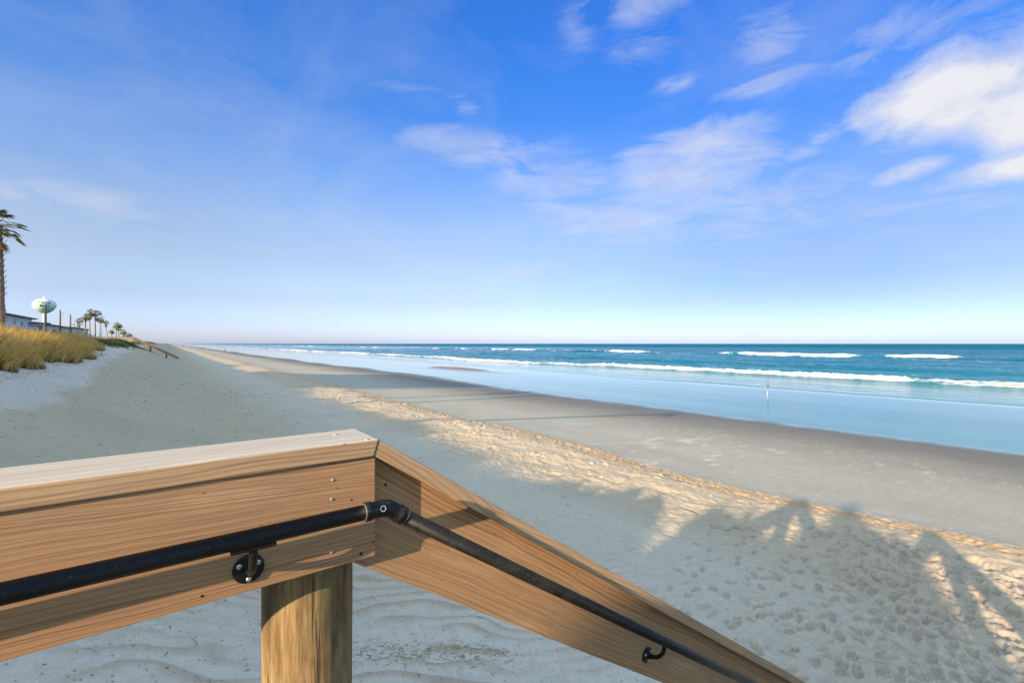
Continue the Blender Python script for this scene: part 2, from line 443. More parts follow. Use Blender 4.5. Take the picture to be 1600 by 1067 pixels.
def screw_head(x, z, y, parent, sgn=-1, r=.0031):
    sc = MB().lathe([(r*1.05, -.001), (r, .0008), (r*.7, .0018), (r*.33, .0018), (r*.28, .0002), (0, .0002)], 14)
    sc.xf(Matrix.Translation((x, y, z)) @ Matrix.Rotation(R(90) if sgn < 0 else R(-90), 4, 'X'))
    return sc

def side(yf, sgn, detail):
    """one rail side. yf = face of the level board towards the walkway, sgn -1: walkway lies at smaller Y"""
    back = -sgn
    y0, y1 = yf, yf + back * .038                      # level board
    s0, s1 = yf + back * .040, yf + back * .078        # sloping board, behind it
    lo = lambda a, b: (min(a, b), max(a, b))
    L0 = -8.5
    # level cap (split once off to the left)
    for xa, xb, end in ((-3.2, None, 1), (L0, -3.204, 0)):
        poly = [(xa, ZC), (XC, ZC), (XB, ZB), (xa, ZB)] if end else [(xa, ZC), (xb, ZC), (xb, ZB), (xa, ZB)]
        a, b = lo(yf - back * .010, yf + back * .164)
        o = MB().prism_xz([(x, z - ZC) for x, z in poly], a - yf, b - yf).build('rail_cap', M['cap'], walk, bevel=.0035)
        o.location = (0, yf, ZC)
        if end and detail:
            for (x, y, zz) in ((.372, .004, 0), (.33, .11, 0), (-.32, .012, 0)):
                k = MB().lathe([(.0052, -.001), (.005, .0012), (.003, .0022), (.0015, .001), (0, .001)], 12, (x, y, .0002))
                k.build('screw', M['screw'], o)
    for xa, xb in ((-3.2, XE), (L0, -3.204)):
        a, b = lo(y0, y1)
        o = MB().box((xa, a - yf, -BW / 2), (xb, b - yf, BW / 2 - .001)).build('rail_board', M['board'], walk, bevel=.003)
        o.location = (0, yf, ZB - BW / 2)
        if xb == XE and detail:
            zc = ZB - BW / 2
            for (x, z) in ((.293, -.306), (.291, -.349), (.2905, -.468)):
                screw_head(x, z - zc, -.0003, o).build('screw', M['screw'], o)
            for (x, z, r) in ((.357, -.489, .0045), (.387, -.470, .0025), (.335, -.36, .0022), (.05, -.486, .003)):
                MB().lathe([(r, -.001), (r * .9, .0004), (0, .0004)], 10).xf(
                    Matrix.Translation((x, -.0002, z - zc)) @ Matrix.Rotation(R(90), 4, 'X')).build('nail_hole', M['hole'], o)
    # sloping pieces, built in a frame turned down by TH
    LS = 3.95
    def loc(dx, dz): return (dx * CS - dz * SN, dx * SN + dz * CS)
    mo = loc(XB - XC, ZB - ZC)
    a, b = lo(yf - back * .008, yf + back * .168)
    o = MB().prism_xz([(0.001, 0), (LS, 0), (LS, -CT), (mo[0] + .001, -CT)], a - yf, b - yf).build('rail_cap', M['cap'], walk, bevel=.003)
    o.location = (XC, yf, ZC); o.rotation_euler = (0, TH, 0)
    # board under it
    hw = .2365
    xs = .335                                           # hidden upper end is cut plumb
    zt = lambda x: ZB - SL * (x - XB) + .003
    org = (XB, ZB + .003)
    p0 = loc(XE + .0 - org[0], 0) if False else None
    tl = loc(xs - org[0], zt(xs) - org[1]); 
    # plumb cut: top end stays below the level cap
    cutx = .393
    tl2 = loc(cutx - org[0], zt(cutx) - org[1]); 
    zb = lambda x: zt(x) - hw / CS
    bl = loc(xs - org[0], zb(xs) - org[1])
    ml = loc(xs - org[0], ZB - .0035 - org[1])
    mr = loc(cutx - .006 - org[0], ZB - .0035 - org[1])
    poly = [ml, mr, tl2, (LS, tl2[1]), (LS, bl[1]), bl]
    a, b = lo(s0, s1)
    o = MB().prism_xz(poly, a - yf, b - yf).build('rail_board', M['board2'], walk, bevel=.0025)
    o.location = (org[0], yf, org[1]); o.rotation_euler = (0, TH, 0)
    if detail:
        for (x, z, r) in ((.432, -.352, .004), (.52, -.49, .003), (1.0, -.79, .004), (.86, -.70, .003)):
            q = loc(x - org[0], z - org[1])
            MB().lathe([(r, -.001), (r * .9, .0004), (0, .0004)], 10).xf(
                Matrix.Translation((q[0], back * .040 + sgn * .0002, q[1])) @ Matrix.Rotation(R(90), 4, 'X')).build('nail_hole', M['hole'], o)
    # pipe handrail
    yp = yf + sgn * .075; zp = -.367; rp = .0167
    E0 = (.388, zp)
    pipe = MB()
    pipe.tube([(L0, yp, zp), (-3, yp, zp), (E0[0] - .03, yp, zp)], rp, 24)
    LP = 3.2
    pipe.tube([(E0[0] + .035 * CS, yp, zp - .035 * SN), (E0[0] + LP * CS, yp, zp - LP * SN)], rp, 24)
    po = pipe.build('handrail_pipe', M['black'], walk, smooth=True)
    # adjustable elbow fitting
    e = MB()
    rf = .0205
    e.tube([(E0[0] - .048, yp, zp), (E0[0] - .0475, yp, zp), (E0[0] - .034, yp, zp), (E0[0] - .033, yp, zp), (E0[0] - .008, yp, zp), (E0[0] + .004, yp, zp - .002),
            (E0[0] + .012 * CS + .004, yp, zp - .012 * SN), (E0[0] + .033 * CS, yp, zp - .033 * SN), (E0[0] + .0335 * CS, yp, zp - .0335 * SN),
            (E0[0] + .050 * CS, yp, zp - .050 * SN)],
           [rf, rf + .0004, rf, rf - .0022, rf - .0022, rf - .001, rf - .0022, rf - .0022, rf, rf], 28)
    eo = e.build('elbow_fitting', M['black'], po, smooth=True)
    for (cx, cz, dx, dz) in ((E0[0] - .0488, zp, -1, 0), (E0[0] + .0508 * CS, zp - .0508 * SN, CS, -SN)):
        g = MB()
        g.tube([(cx, yp, cz), (cx + dx * .0016, yp, cz + dz * .0016)], rp + .0022, 28)
        g.build('collar_ring', M['steel'], po, smooth=False)
    h = MB()
    ring = MB().lathe([(.0050, 0), (.0066, .0006), (.0066, .0016), (.0050, .0016), (.0046, 0)], 18)
    ring.xf(Matrix.Translation((E0[0] - .014, yp + sgn * .0182, zp + .006)) @ Matrix.Rotation(R(72) * 1, 4, 'X'))
    ring.build('set_screw', M['steel'], po)
    for bx in (.128, -1.6, -4.2):
        bracket(bx, zp, yf, sgn)
    for bx in (1.485, 2.5):
        bracket(bx, zp - SL * (bx + .012 - E0[0]), yf + back * .040, sgn, TH)

side(1.06, -1, True)
side(-1.02, 1, False)
# piles
for i, (x, y) in enumerate(((.285, 1.247), (-2.1, 1.258), (-4.6, 1.258), (-7.0, 1.258), (.273, -1.184), (-2.1, -1.184), (-4.6, -1.184), (-7.0, -1.184), (2.75, 1.262), (2.75, -1.23))):
    top = ZB - .002 if x < 1 else -.30 - SL * (x - .39) - .05
    gz = H(x, y) - EYE - .8
    prof = []
    n = 14
    for k in range(n + 1):
        z = gz + (top - gz) * k / n
        prof.append((1*.1055 + .005 * (1 - k / n) + .0015 * math.sin(k * 2.1 + i), z))
    prof = [(0, gz)] + prof + [(0, top)]
    o = MB().lathe(prof, 40).build('post', M['pile'], walk, smooth=True)
    o.location = (x, y, 0)
# deck and stairs
ZD = -1.33
d = MB(); x = -8.5
while x < .40:
    d.box((x, -1.0, ZD - .04), (x + .138, 1.04, ZD)); x += .145
d.build('deck_board', M['deck'], walk, bevel=.003)
j = MB()
for y in (-.93, 0, .97): j.box((-8.5, y - .02, ZD - .28), (.41, y + .02, ZD - .041))
j.build('joist', M['board'], walk)
tr = MB()
for k in range(7):
    x = .42 + k * .265
    z = ZD - (k + 1) * .18
    if z + EYE < H(x, 0) - .1: break
    tr.box((x, -.95, z - .04), (x + .14, .99, z)); tr.box((x + .145, -.95, z - .04), (x + .285, .99, z))
tr.build('stair_tread', M['deck'], walk, bevel=.003)
for y in (-.99, 1.0):
    st = MB()
    st.prism_xz([(.41, ZD - .05), (.41, ZD - .33), (2.7, ZD - .33 - .68 * 2.29), (2.7, ZD - .05 - .68 * 2.29)], y - .02, y + .02)
    st.build('stringer', M['board'], walk)

# ------------------------------------------------------------------ SAND (one sheet, polar grid so detail follows distance)
def polar_grid(rs, ths):
    Rr, T = np.meshgrid(rs, ths, indexing='ij')
    h = T + R(HEAD)                                     # heading clockwise from +Y
    X = Rr * np.sin(h); Y = Rr * np.cos(h)
    n, m = Rr.shape
    idx = np.arange(n * m).reshape(n, m)
    q = np.stack([idx[:-1, :-1], idx[:-1, 1:], idx[1:, 1:], idx[1:, :-1]], -1).reshape(-1, 4)
    return X, Y, q
def ths_sand():
    a = np.concatenate([np.linspace(-180, -75, 130, endpoint=False), np.linspace(-75, -54, 60, endpoint=False),
                        np.linspace(-54, 54, 1150, endpoint=False), np.linspace(54, 80, 60, endpoint=False), np.linspace(80, 180, 120)])
    return np.radians(a)
rs = np.concatenate([np.linspace(.05, 1.6, 24, endpoint=False), np.geomspace(1.6, 45, 830, endpoint=False), np.geomspace(45, 400, 260, endpoint=False), np.geomspace(400, 30000, 50)])
X, Y, quads = polar_grid(rs, ths_sand())
Z = height(X, Y)
RR = np.sqrt(X * X + Y * Y)
# inland far land stays flat; sea bed below
def lerp3(a, b, t): return a + (np.array(b) - a) * t[..., None]
bermw = sstep(5, 9, X) * (1 - sstep(14, 20, X))
warp = bermw * (0.45 * vnoise(Y / 7.0, X * 0 + 3.1, 11) + 0.22 * vnoise(Y / 2.2, X * 0 + .7, 12))
XW = X + warp
C = np.empty(X.shape + (3,)); C[:] = (.56, .50, .42)                        # dry dune sand
n_big = fbm(X / 4.5, Y / 6.5, 81, 4); n_med = fbm(X / 1.2, Y / 1.6, 82, 4)
# wind-packed band on the face, slightly tan, against the whiter drift under the grass
pack = sstep(-3.1, -2.3, X + .9 * n_big + .35 * n_med + .012 * (Y - 12)) * sstep(3.5, 7, Y) 
C = lerp3(C, (.465, .39, .275), pack * .85 * (1 - .85 * sstep(2.0, 6.0, X)))
white = (1 - pack) * (1 - sstep(3, 6, X))
C = lerp3(C, (.62, .59, .55), white * .38)
# heavy-mineral streaks on the ripple lees
wx = X + .5 * fbm(X / 1.6, Y / 1.6, 41, 3); wy = Y + .42 * fbm(X / 1.1, Y / .9, 44, 3)
ph = (wx * 0.30 + wy * 0.95) / 0.23; saw = ph - np.floor(ph)
amp = sstep(-.45, .35, fbm(X / 1.5, Y / .7, 47, 2)) * (1 - sstep(4.0, 6.0, X)) * sstep(-5, -2, X) * (1 - sstep(6.2, 8.5, Y))
C = lerp3(C, (.39, .28, .18), amp * .62 * sstep(.30, .70, saw) * (1 - sstep(.80, 1.0, saw)))
# berm: loose sand, colour warmed to paint in the sunlit strip
berm = sstep(6.6, 8.4, X) * (1 - sstep(11.6, 12.3, XW))
C = lerp3(C, (.51, .42, .31), berm * .9)
foot = np.exp(-((Y - .25 - (X - 5) * .13) / 2.4)**4) * sstep(3.6, 5.4, X) * (1 - sstep(10.2, 11.2, X))
C = lerp3(C, (.47, .39, .32), foot * (.35 + .5 * sstep(-.1, .5, fbm(X / .35, Y / .3, 71, 4, .6))))
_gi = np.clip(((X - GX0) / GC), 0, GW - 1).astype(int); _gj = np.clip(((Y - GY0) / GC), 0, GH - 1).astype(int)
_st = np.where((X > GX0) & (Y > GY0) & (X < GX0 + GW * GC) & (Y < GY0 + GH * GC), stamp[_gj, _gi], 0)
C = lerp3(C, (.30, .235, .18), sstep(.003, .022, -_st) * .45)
hsh = np.exp(-((XW - 11.65) / .80)**2) * (.5 + .5 * sstep(-.3, .3, fbm(X / .15, Y / .15, 63, 3)))
C = lerp3(C, (.52, .35, .20), np.clip(hsh * 1.1, 0, 1) * .95)
# hard packed beach, darker and damp towards the water
hard = sstep(11.8, 12.6, XW)
swx = X + 2.2 * vnoise(Y / 38.0, X * 0 + 1.7, 13) + 0.8 * vnoise(Y / 13.0, X * 0, 14)
C = lerp3(C, (.42, .40, .345), hard)
streak = sstep(.32, .62, fbm(X / .9 + .4 * n_med, Y / .28, 91, 3)) * sstep(-.15, .3, fbm(X / 6, Y / 5, 92, 3))
C = lerp3(C, (.70, .63, .50), hard * streak * .6 * (1 - sstep(22, 26, X)))
damp = sstep(16.5, 28.5, swx + 1.2 * n_big)
C = lerp3(C, (.160, .140, .105), damp * hard)
fl = sstep(.30, .6, fbm(X / .42 + .3 * n_med, Y / .10, 95, 3, .6)) * sstep(-.2, .2, fbm(X / 3, Y / 2.2, 96, 3)) * np.exp(-(RR / 34.0)**2)
C = lerp3(C, (.64, .58, .48), hard * fl * .5 * (1 - sstep(24, 28, X)))
bar = np.exp(-((X - 44.5 + 0.06 * (Y - 76)) / 2.2)**2 - ((Y - 76.5) / 9.0)**2)
wet = sstep(27.9, 31.0, swx + .7 * n_med + .5 * fbm(X / 2.0, Y / 14.0, 97, 3)) 
wet = wet * (1 - sstep(.30, .42, bar + .04 * n_med))
C = lerp3(C, (.30, .15, .09), sstep(.30, .42, bar) * .9)
C = lerp3(C, (.085, .225, .20), wet)
C *= 1 + (wet * .30 * fbm(X / 2.2, Y / 26.0, 98, 4))[..., None]
# dune top: litter and soil under the vegetation
soil = 1 - sstep(-6.5, -4.6, X + .8 * n_big)
C = lerp3(C, (.22, .17, .11), soil * .8 * sstep(5, 20, np.abs(Y)))
inland = 1 - sstep(-16, -11, X)
C = lerp3(C, (.10, .11, .06), inland)
C *= (1 + .07 * n_med[..., None])
dampa = damp * hard * (1 - wet)
def sand_mat():
    m, nt, p = new_mat('beach_sand')
    at = nd(nt, 'ShaderNodeAttribute', attribute_name='sandcol'); aw = nd(nt, 'ShaderNodeAttribute', attribute_name='wet'); ad = nd(nt, 'ShaderNodeAttribute', attribute_name='damp')
    pos = nd(nt, 'ShaderNodeNewGeometry').outputs['Position']
    g1 = noise(nt, pos, 330, 3, .7); g2 = noise(nt, pos, 60, 5, .65); g3 = noise(nt, pos, 9, 6, .6)
    dry = math_n(nt, 'SUBTRACT', 1.0, aw.outputs['Fac'])
    c = mix_c(nt, math_n(nt, 'MULTIPLY', dry, .5), at.outputs['Color'], ramp(nt, g1, [(.3, (.55, .5, .45)), (.5, (1, 1, 1)), (.7, (1.25, 1.25, 1.25))]), 'MULTIPLY')
    c = mix_c(nt, math_n(nt, 'MULTIPLY', dry, .45), c, ramp(nt, g2, [(.3, (.65, .62, .58)), (.5, (1, 1, 1)), (.7, (1.2, 1.2, 1.2))]), 'MULTIPLY')
    c = mix_c(nt, math_n(nt, 'MULTIPLY', dry, .35), c, ramp(nt, g3, [(.3, (.72, .68, .64)), (.5, (1, 1, 1)), (.7, (1.15, 1.15, 1.15))]), 'MULTIPLY')
    # scattered dark grains and shell bits
    vo = nd(nt, 'ShaderNodeTexVoronoi'); setin(vo, Scale=14.0); nt.links.new(pos, vo.inputs['Vector'])
    c = mix_c(nt, math_n(nt, 'MULTIPLY', math_n(nt, 'MULTIPLY', dry, .7), ramp(nt, vo.outputs['Distance'], [(.09, (1,)*3), (.15, (0,)*3)])), c, (.13, .10, .08))
    nt.links.new(c, p.inputs['Base Color'])
    rgh = math_n(nt, 'SUBTRACT', .92, math_n(nt, 'ADD', math_n(nt, 'MULTIPLY', aw.outputs['Fac'], .875), math_n(nt, 'MULTIPLY', ad.outputs['Fac'], .38)))
    nt.links.new(rgh, p.inputs['Roughness'])
    nt.links.new(math_n(nt, 'ADD', .2, math_n(nt, 'ADD', math_n(nt, 'MULTIPLY', aw.outputs['Fac'], .2), math_n(nt, 'MULTIPLY', ad.outputs['Fac'], .2))), p.inputs['Specular IOR Level'])
    p.inputs['IOR'].default_value = 1.5
    hh = math_n(nt, 'ADD', math_n(nt, 'MULTIPLY', g2, 1.0), math_n(nt, 'MULTIPLY', g1, .35))
    hh = math_n(nt, 'ADD', hh, math_n(nt, 'MULTIPLY', g3, 2.2))
    b = nd(nt, 'ShaderNodeBump'); b.inputs['Distance'].default_value = .02
    nt.links.new(math_n(nt, 'MULTIPLY', dry, .45), b.inputs['Strength']); nt.links.new(hh, b.inputs['Height'])
    nt.links.new(b.outputs[0], p.inputs['Normal'])
    return m
M['sand'] = sand_mat()
V3 = np.stack([X, Y, Z], -1).reshape(-1, 3)
CC = np.concatenate([np.clip(C, .01, .9), np.ones(X.shape + (1,))], -1).reshape(-1, 4)
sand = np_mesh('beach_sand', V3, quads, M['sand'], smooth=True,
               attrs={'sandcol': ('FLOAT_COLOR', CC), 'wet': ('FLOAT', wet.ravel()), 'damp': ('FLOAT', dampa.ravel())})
tag(sand, 'pale sand of the dune slope, berm and wet beach running to the water', 'sand', kind='structure')

# ------------------------------------------------------------------ OCEAN
ths = np.radians(np.concatenate([np.linspace(-75, -52, 60, endpoint=False), np.linspace(-52, 54, 1000, endpoint=False), np.linspace(54, 110, 90)]))
rs = np.concatenate([np.geomspace(30, 420, 900, endpoint=False), np.geomspace(420, 30000, 150)])
X, Y, quads = polar_grid(rs, ths)
RR = np.sqrt(X * X + Y * Y)
fade = np.exp(-(RR / 900.0)**2)
def ridge(x0, w_in, w_out, x):                     # steep shoreward face, long back
    d = x - x0
    return np.where(d < 0, np.exp(-(d / w_in)**2), np.exp(-(d / w_out)**2))
Xs = X + 3.0 * vnoise(Y / 55.0, X * 0 + 4, 101) + .9 * vnoise(Y / 16.0, X * 0 + 4, 102) + .3 * vnoise(Y / 4.5, X * 0, 103)
off = sstep(80, 120, X)
Zw = np.zeros_like(X) + .035
# edge tongues of the swash
edge = 53.0 + 2.6 * vnoise(Y / 24.0, X * 0 + 9, 104) + 1.0 * vnoise(Y / 8.0, X * 0, 105) - .02 * (Y - 20)
edge = np.where(Y > 120, edge + 2, edge)
Zw = Zw + (sstep(0, 1.6, X - edge) - 1) * .25 * (X < 75)
swell = np.sin(2 * math.pi * (X + 3 * vnoise(Y / 60, X / 90, 111)) / 27.0) * .5 + np.sin(2 * math.pi * (X * .97 + Y * .2) / 16.0 + 1.3) * .3
swell = np.sign(swell) * np.abs(swell)**1.0
grp = .5 + .5 * fbm(X / 60, Y / 90, 112, 2)
Zw = Zw + fade * sstep(74, 110, X) * (.22 + .22 * grp) * swell
chop = fbm(X / 2.6, Y / 6.0, 121, 4, .55)
chop2 = 1 - np.abs(fbm((X + .2 * Y) / 5.5, Y / 13.0, 122, 4, .55)) * 2
Zw = Zw + fade * sstep(72, 90, X) * (.27 * chop + .25 * chop2)
Zw = Zw + (1 - sstep(68, 74, X)) * .012 * fbm(X / .9, Y / 1.6, 123, 3)
# inner bore
b1h = .42 * (.75 + .5 * vnoise(Y / 21.0, X * 0, 131))
bore = ridge(75.0, 1.1, 5.5, Xs)
lump = np.abs(fbm(X / .9, Y / 1.3, 132, 4, .6))
Zw = Zw + bore * b1h + ridge(75.8, 1.6, 2.4, Xs) * (.55 * lump)
lf = np.clip(.72 + 1.3 * fbm(Y / 11.0, X / 6.0 + 2, 135, 4, .6), .2, 1.35) * (1 - .35 * sstep(40, 90, Y))
foam = ridge(75.7, 1.4, 2.0, Xs) * 1.15 * lf + ridge(74.2, 1.6, 1.2, Xs) * .5
foam = foam + ridge(77, .8, 9, Xs) * .35 * sstep(-.1, .5, fbm(X / 5, Y / 12, 133, 3))
# second, feathering bore between
X2 = X + 5 * vnoise(Y / 80.0, X * 0 + 8, 141) + 1.2 * vnoise(Y / 14.0, X * 0 + 8, 142)
seg2 = sstep(.0, .3, vnoise(Y / 70.0 + .35, X * 0 + 2.2, 143))
Zw = Zw + ridge(112, 2.2, 6, X2) * .35
# outer bar breakers, broken into lengths
X3 = X + 9 * vnoise(Y / 150.0, X * 0 + 6, 151) + 2.0 * vnoise(Y / 22.0, X * 0 + 6, 152) + .6 * vnoise(Y / 6.0, X * 0, 153)
seg = np.zeros_like(Y)
for a, b in ((30, 46), (52, 103), (148, 198), (236, 300), (330, 410), (520, 640), (800, 1100)):
    seg = np.maximum(seg, sstep(a - 5, a + 4, Y) * (1 - sstep(b - 4, b + 8, Y)))
br = ridge(196, 2.2, 8, X3)
Zw = Zw + br * (.45 + .75 * seg * (.7 + .6 * np.abs(fbm(X / 3.0, Y / 5.0, 154, 3))))
foam = np.maximum(foam, seg * np.clip(.62 + 1.5 * fbm(Y / 16.0, X / 40.0, 155, 5, .62), .08, 1.35) * (ridge(195.5, 3.0, 4.5, X3) * 1.2 + ridge(198, 2, 26, X3) * .55))
foam = np.maximum(foam, (1 - seg) * ridge(193, 2.5, 3.0, X3) * .42 * sstep(0, .5, vnoise(Y / 12, X * 0 + 3, 161)))
X4 = X + 14 * vnoise(Y / 210.0, X * 0 + 16, 171) + 3.0 * vnoise(Y / 30.0, X * 0 + 6, 172)
seg4 = np.zeros_like(Y)
for a, b in ((190, 330), (420, 760), (1000, 1500)):
    seg4 = np.maximum(seg4, sstep(a - 15, a + 10, Y) * (1 - sstep(b - 10, b + 15, Y)))
foam = np.maximum(foam, seg4 * ridge(262, 4, 7, X4) * 1.0)
foam = foam + .22 * off * sstep(.25, .6, fbm(X / 3.0, Y / 9.0, 191, 4, .6)) * sstep(.0, .4, fbm(X / 40, Y / 60, 192, 2)) * (X < 190)
# long lacy line in the far swash
foam = np.maximum(foam, .55 * ridge(75.5, 2.5, 4, Xs) * sstep(150, 260, Y))
# thin lacy residue on the backwash
foam = foam + (1 - sstep(70, 74, X)) * .30 * sstep(.1, .55, fbm(X / 2.2, Y / 7.0, 181, 4)) * sstep(1.5, 5, X - edge)
foam = foam + .25 * np.exp(-((X - edge - 1.2) / .5)**2) * (X < 74) * sstep(0, .5, vnoise(Y / 9, X * 0 + 1, 182))
shal = 1 - sstep(68, 96, X)
film = 1 - sstep(66, 73, X)
def sea_mat():
    m, nt, p = new_mat('sea_water')
    af = nd(nt, 'ShaderNodeAttribute', attribute_name='foam').outputs['Fac']; ash = nd(nt, 'ShaderNodeAttribute', attribute_name='shallow').outputs['Fac']
    afi = nd(nt, 'ShaderNodeAttribute', attribute_name='film').outputs['Fac']
    pos = nd(nt, 'ShaderNodeNewGeometry').outputs['Position']
    n1 = noise(nt, mapping(nt, pos, (1.1, .38, 1)), 1.0, 6, .68); n2 = noise(nt, mapping(nt, pos, (.10, .035, 1)), 1.0, 5, .6)
    n3 = noise(nt, mapping(nt, pos, (.02, .006, 1)), 1.0, 4, .55)
    c = ramp(nt, n3, [(.35, (.004, .105, .20)), (.65, (.010, .175, .285))])
    c = mix_c(nt, math_n(nt, 'MULTIPLY', ash, .6), c, (.06, .26, .31))
    c = mix_c(nt, afi, c, (.08, .24, .19))
    fn = noise(nt, mapping(nt, pos, (2.2, 1.1, 2)), 1.0, 8, .72)
    fn2 = noise(nt, mapping(nt, pos, (.30, .13, .4)), 1.0, 6, .7)
    lim = math_n(nt, 'SUBTRACT', af, math_n(nt, 'ADD', math_n(nt, 'MULTIPLY', math_n(nt, 'SUBTRACT', fn, .5), 1.2), math_n(nt, 'MULTIPLY', math_n(nt, 'SUBTRACT', fn2, .5), 2.0)))
    fm = ramp(nt, lim, [(.34, (0,)*3), (.62, (1,)*3)])
    fcol = ramp(nt, noise(nt, mapping(nt, pos, (1.1, .6, 1.5)), 1.0, 5, .6), [(.30, (.56, .50, .42)), (.50, (.80, .82, .84)), (.8, (.86, .90, .94))])
    c = mix_c(nt, fm, c, fcol)
    nt.links.new(c, p.inputs['Base Color'])
    spx = nd(nt, 'ShaderNodeSeparateXYZ'); nt.links.new(pos, spx.inputs[0])
    mr = nd(nt, 'ShaderNodeMapRange'); mr.clamp = True
    for k, v in (('From Min', 180.0), ('From Max', 700.0), ('To Min', 0.0), ('To Max', 1.0)): mr.inputs[k].default_value = v
    nt.links.new(spx.outputs[0], mr.inputs[0]); deep = mr.outputs[0]     # ruffled deep water offshore mirrors less of the sky
    r0 = math_n(nt, 'SUBTRACT', .12, math_n(nt, 'MULTIPLY', afi, .06))
    nt.links.new(math_n(nt, 'ADD', math_n(nt, 'ADD', r0, math_n(nt, 'MULTIPLY', deep, .4)), math_n(nt, 'MULTIPLY', fm, .45)), p.inputs['Roughness'])
    p.inputs['IOR'].default_value = 1.333; 
    nt.links.new(math_n(nt, 'SUBTRACT', .14, math_n(nt, 'MULTIPLY', deep, .12)), p.inputs['Specular IOR Level'])
    hh = math_n(nt, 'ADD', math_n(nt, 'MULTIPLY', n1, .55), math_n(nt, 'MULTIPLY', n2, 3.4))
    b = nd(nt, 'ShaderNodeBump'); b.inputs['Distance'].default_value = 1.0
    nt.links.new(math_n(nt, 'SUBTRACT', .85, math_n(nt, 'MULTIPLY', afi, .80)), b.inputs['Strength']); nt.links.new(hh, b.inputs['Height'])
    nt.links.new(b.outputs[0], p.inputs['Normal'])
    return m
M['sea'] = sea_mat()
keep = (X > 44)
Zw = np.where(keep, Zw, -1.0)
sea = np_mesh('ocean', np.stack([X, Y, Zw], -1).reshape(-1, 3), quads, M['sea'], smooth=True,
              attrs={'foam': ('FLOAT', np.clip(foam, 0, 1.5).ravel()), 'shallow': ('FLOAT', shal.ravel()), 'film': ('FLOAT', film.ravel())})
tag(sea, 'blue ocean with white breakers reaching the horizon', 'sea', kind='structure')

# ------------------------------------------------------------------ DUNE GRASS
def blades(name, bx, by, hgt, wid, cols, lean, mat, wind=(.85, -.5), bend=.55, seg=3):
    n = len(bx)
    gz = height(bx, by, False)
    a = RNG.uniform(0, 2 * math.pi, n)
    lx = np.cos(a) * lean + wind[0] * bend * RNG.uniform(.2, 1.1, n); ly = np.sin(a) * lean + wind[1] * bend * RNG.uniform(.2, 1.1, n)
    fa = RNG.uniform(0, math.pi, n); wx = np.cos(fa); wy = np.sin(fa)
    V = np.empty((n, 2 * seg + 1, 3)); Cc = np.ones((n, 2 * seg + 1, 4))
    for k in range(seg + 1):
        t = k / seg
        px = bx + lx * hgt * t**1.8; py = by + ly * hgt * t**1.8
        pz = gz - .03 + hgt * (t - .22 * (lx**2 + ly**2) * t**2.2)
        w = wid * (1 - .75 * t) * .5
        if k < seg:
            V[:, 2*k] = np.stack([px - wx * w, py - wy * w, pz], -1); V[:, 2*k+1] = np.stack([px + wx * w, py + wy * w, pz], -1)
        else: V[:, 2*k] = np.stack([px, py, pz], -1)
    Cc[:, :, :3] = cols[:, None, :]
    base = (np.arange(n) * (2 * seg + 1))[:, None]
    q = []
    for k in range(seg - 1):
        q.append(np.concatenate([base + 2*k, base + 2*k+1, base + 2*k+3], 1)); q.append(np.concatenate([base + 2*k, base + 2*k+3, base + 2*k+2], 1))
    k = seg - 1
    q.append(np.concatenate([base + 2*k, base + 2*k+1, base + 2*k+2], 1))
    return V.reshape(-1, 3), np.concatenate(q, 0), Cc.reshape(-1, 4)
def leaf_mat(name, trans=.35):
    m, nt, p = new_mat(name)
    at = nd(nt, 'ShaderNodeAttribute', attribute_name='bladecol').outputs['Color']
    nt.links.new(at, p.inputs['Base Color']); setin(p, Roughness=.6); p.inputs['Specular IOR Level'].default_value = .3
    tr = nd(nt, 'ShaderNodeBsdfTranslucent'); nt.links.new(at, tr.inputs['Color'])
    mx = nd(nt, 'ShaderNodeMixShader'); mx.inputs[0].default_value = trans
    nt.links.new(p.outputs[0], mx.inputs[1]); nt.links.new(tr.outputs[0], mx.inputs[2])
    nt.links.new(mx.outputs[0], nt.nodes['Material Output'].inputs['Surface'])
    return m
M['blade'] = leaf_mat('dune_grass_blade')
def pick(pal, wts, n, x=None, y=None):
    pal = np.array(pal); cw = np.cumsum(np.array(wts) / sum(wts)); q = RNG.uniform(0, 1, n)
    if x is not None: q = np.clip(.54 + .55 * fbm(x / .35, y / .45, 215, 3) + .30 * (q - .5) * 2, 0, .999)
    i = np.minimum(np.searchsorted(cw, q), len(pal) - 1)
    return np.clip(pal[i] * RNG.uniform(.65, 1.5, (n, 1)), .01, .9)
GOLD = [(.24, .25, .07), (.42, .34, .09), (.56, .37, .10), (.64, .42, .13), (.72, .54, .28), (.40, .20, .07)]
BROWN = [(.15, .085, .05), (.11, .075, .04), (.10, .11, .04), (.20, .11, .07)]
GREEN = [(.05, .085, .03), (.07, .10, .035), (.10, .11, .04), (.16, .13, .05)]
def edge_x(y):
    return -4.0 - .25 * sstep(30, 50, y) + .5 * vnoise(y / 3.2, y * 0 + 5, 201) + .35 * vnoise(y / 1.1, y * 0, 202)
def scatter(n, y0, y1, depth, pw=1.0):
    y = RNG.uniform(y0, y1, n); x = edge_x(y) - depth * RNG.uniform(0, 1, n)**pw
    return x, y
parts = []
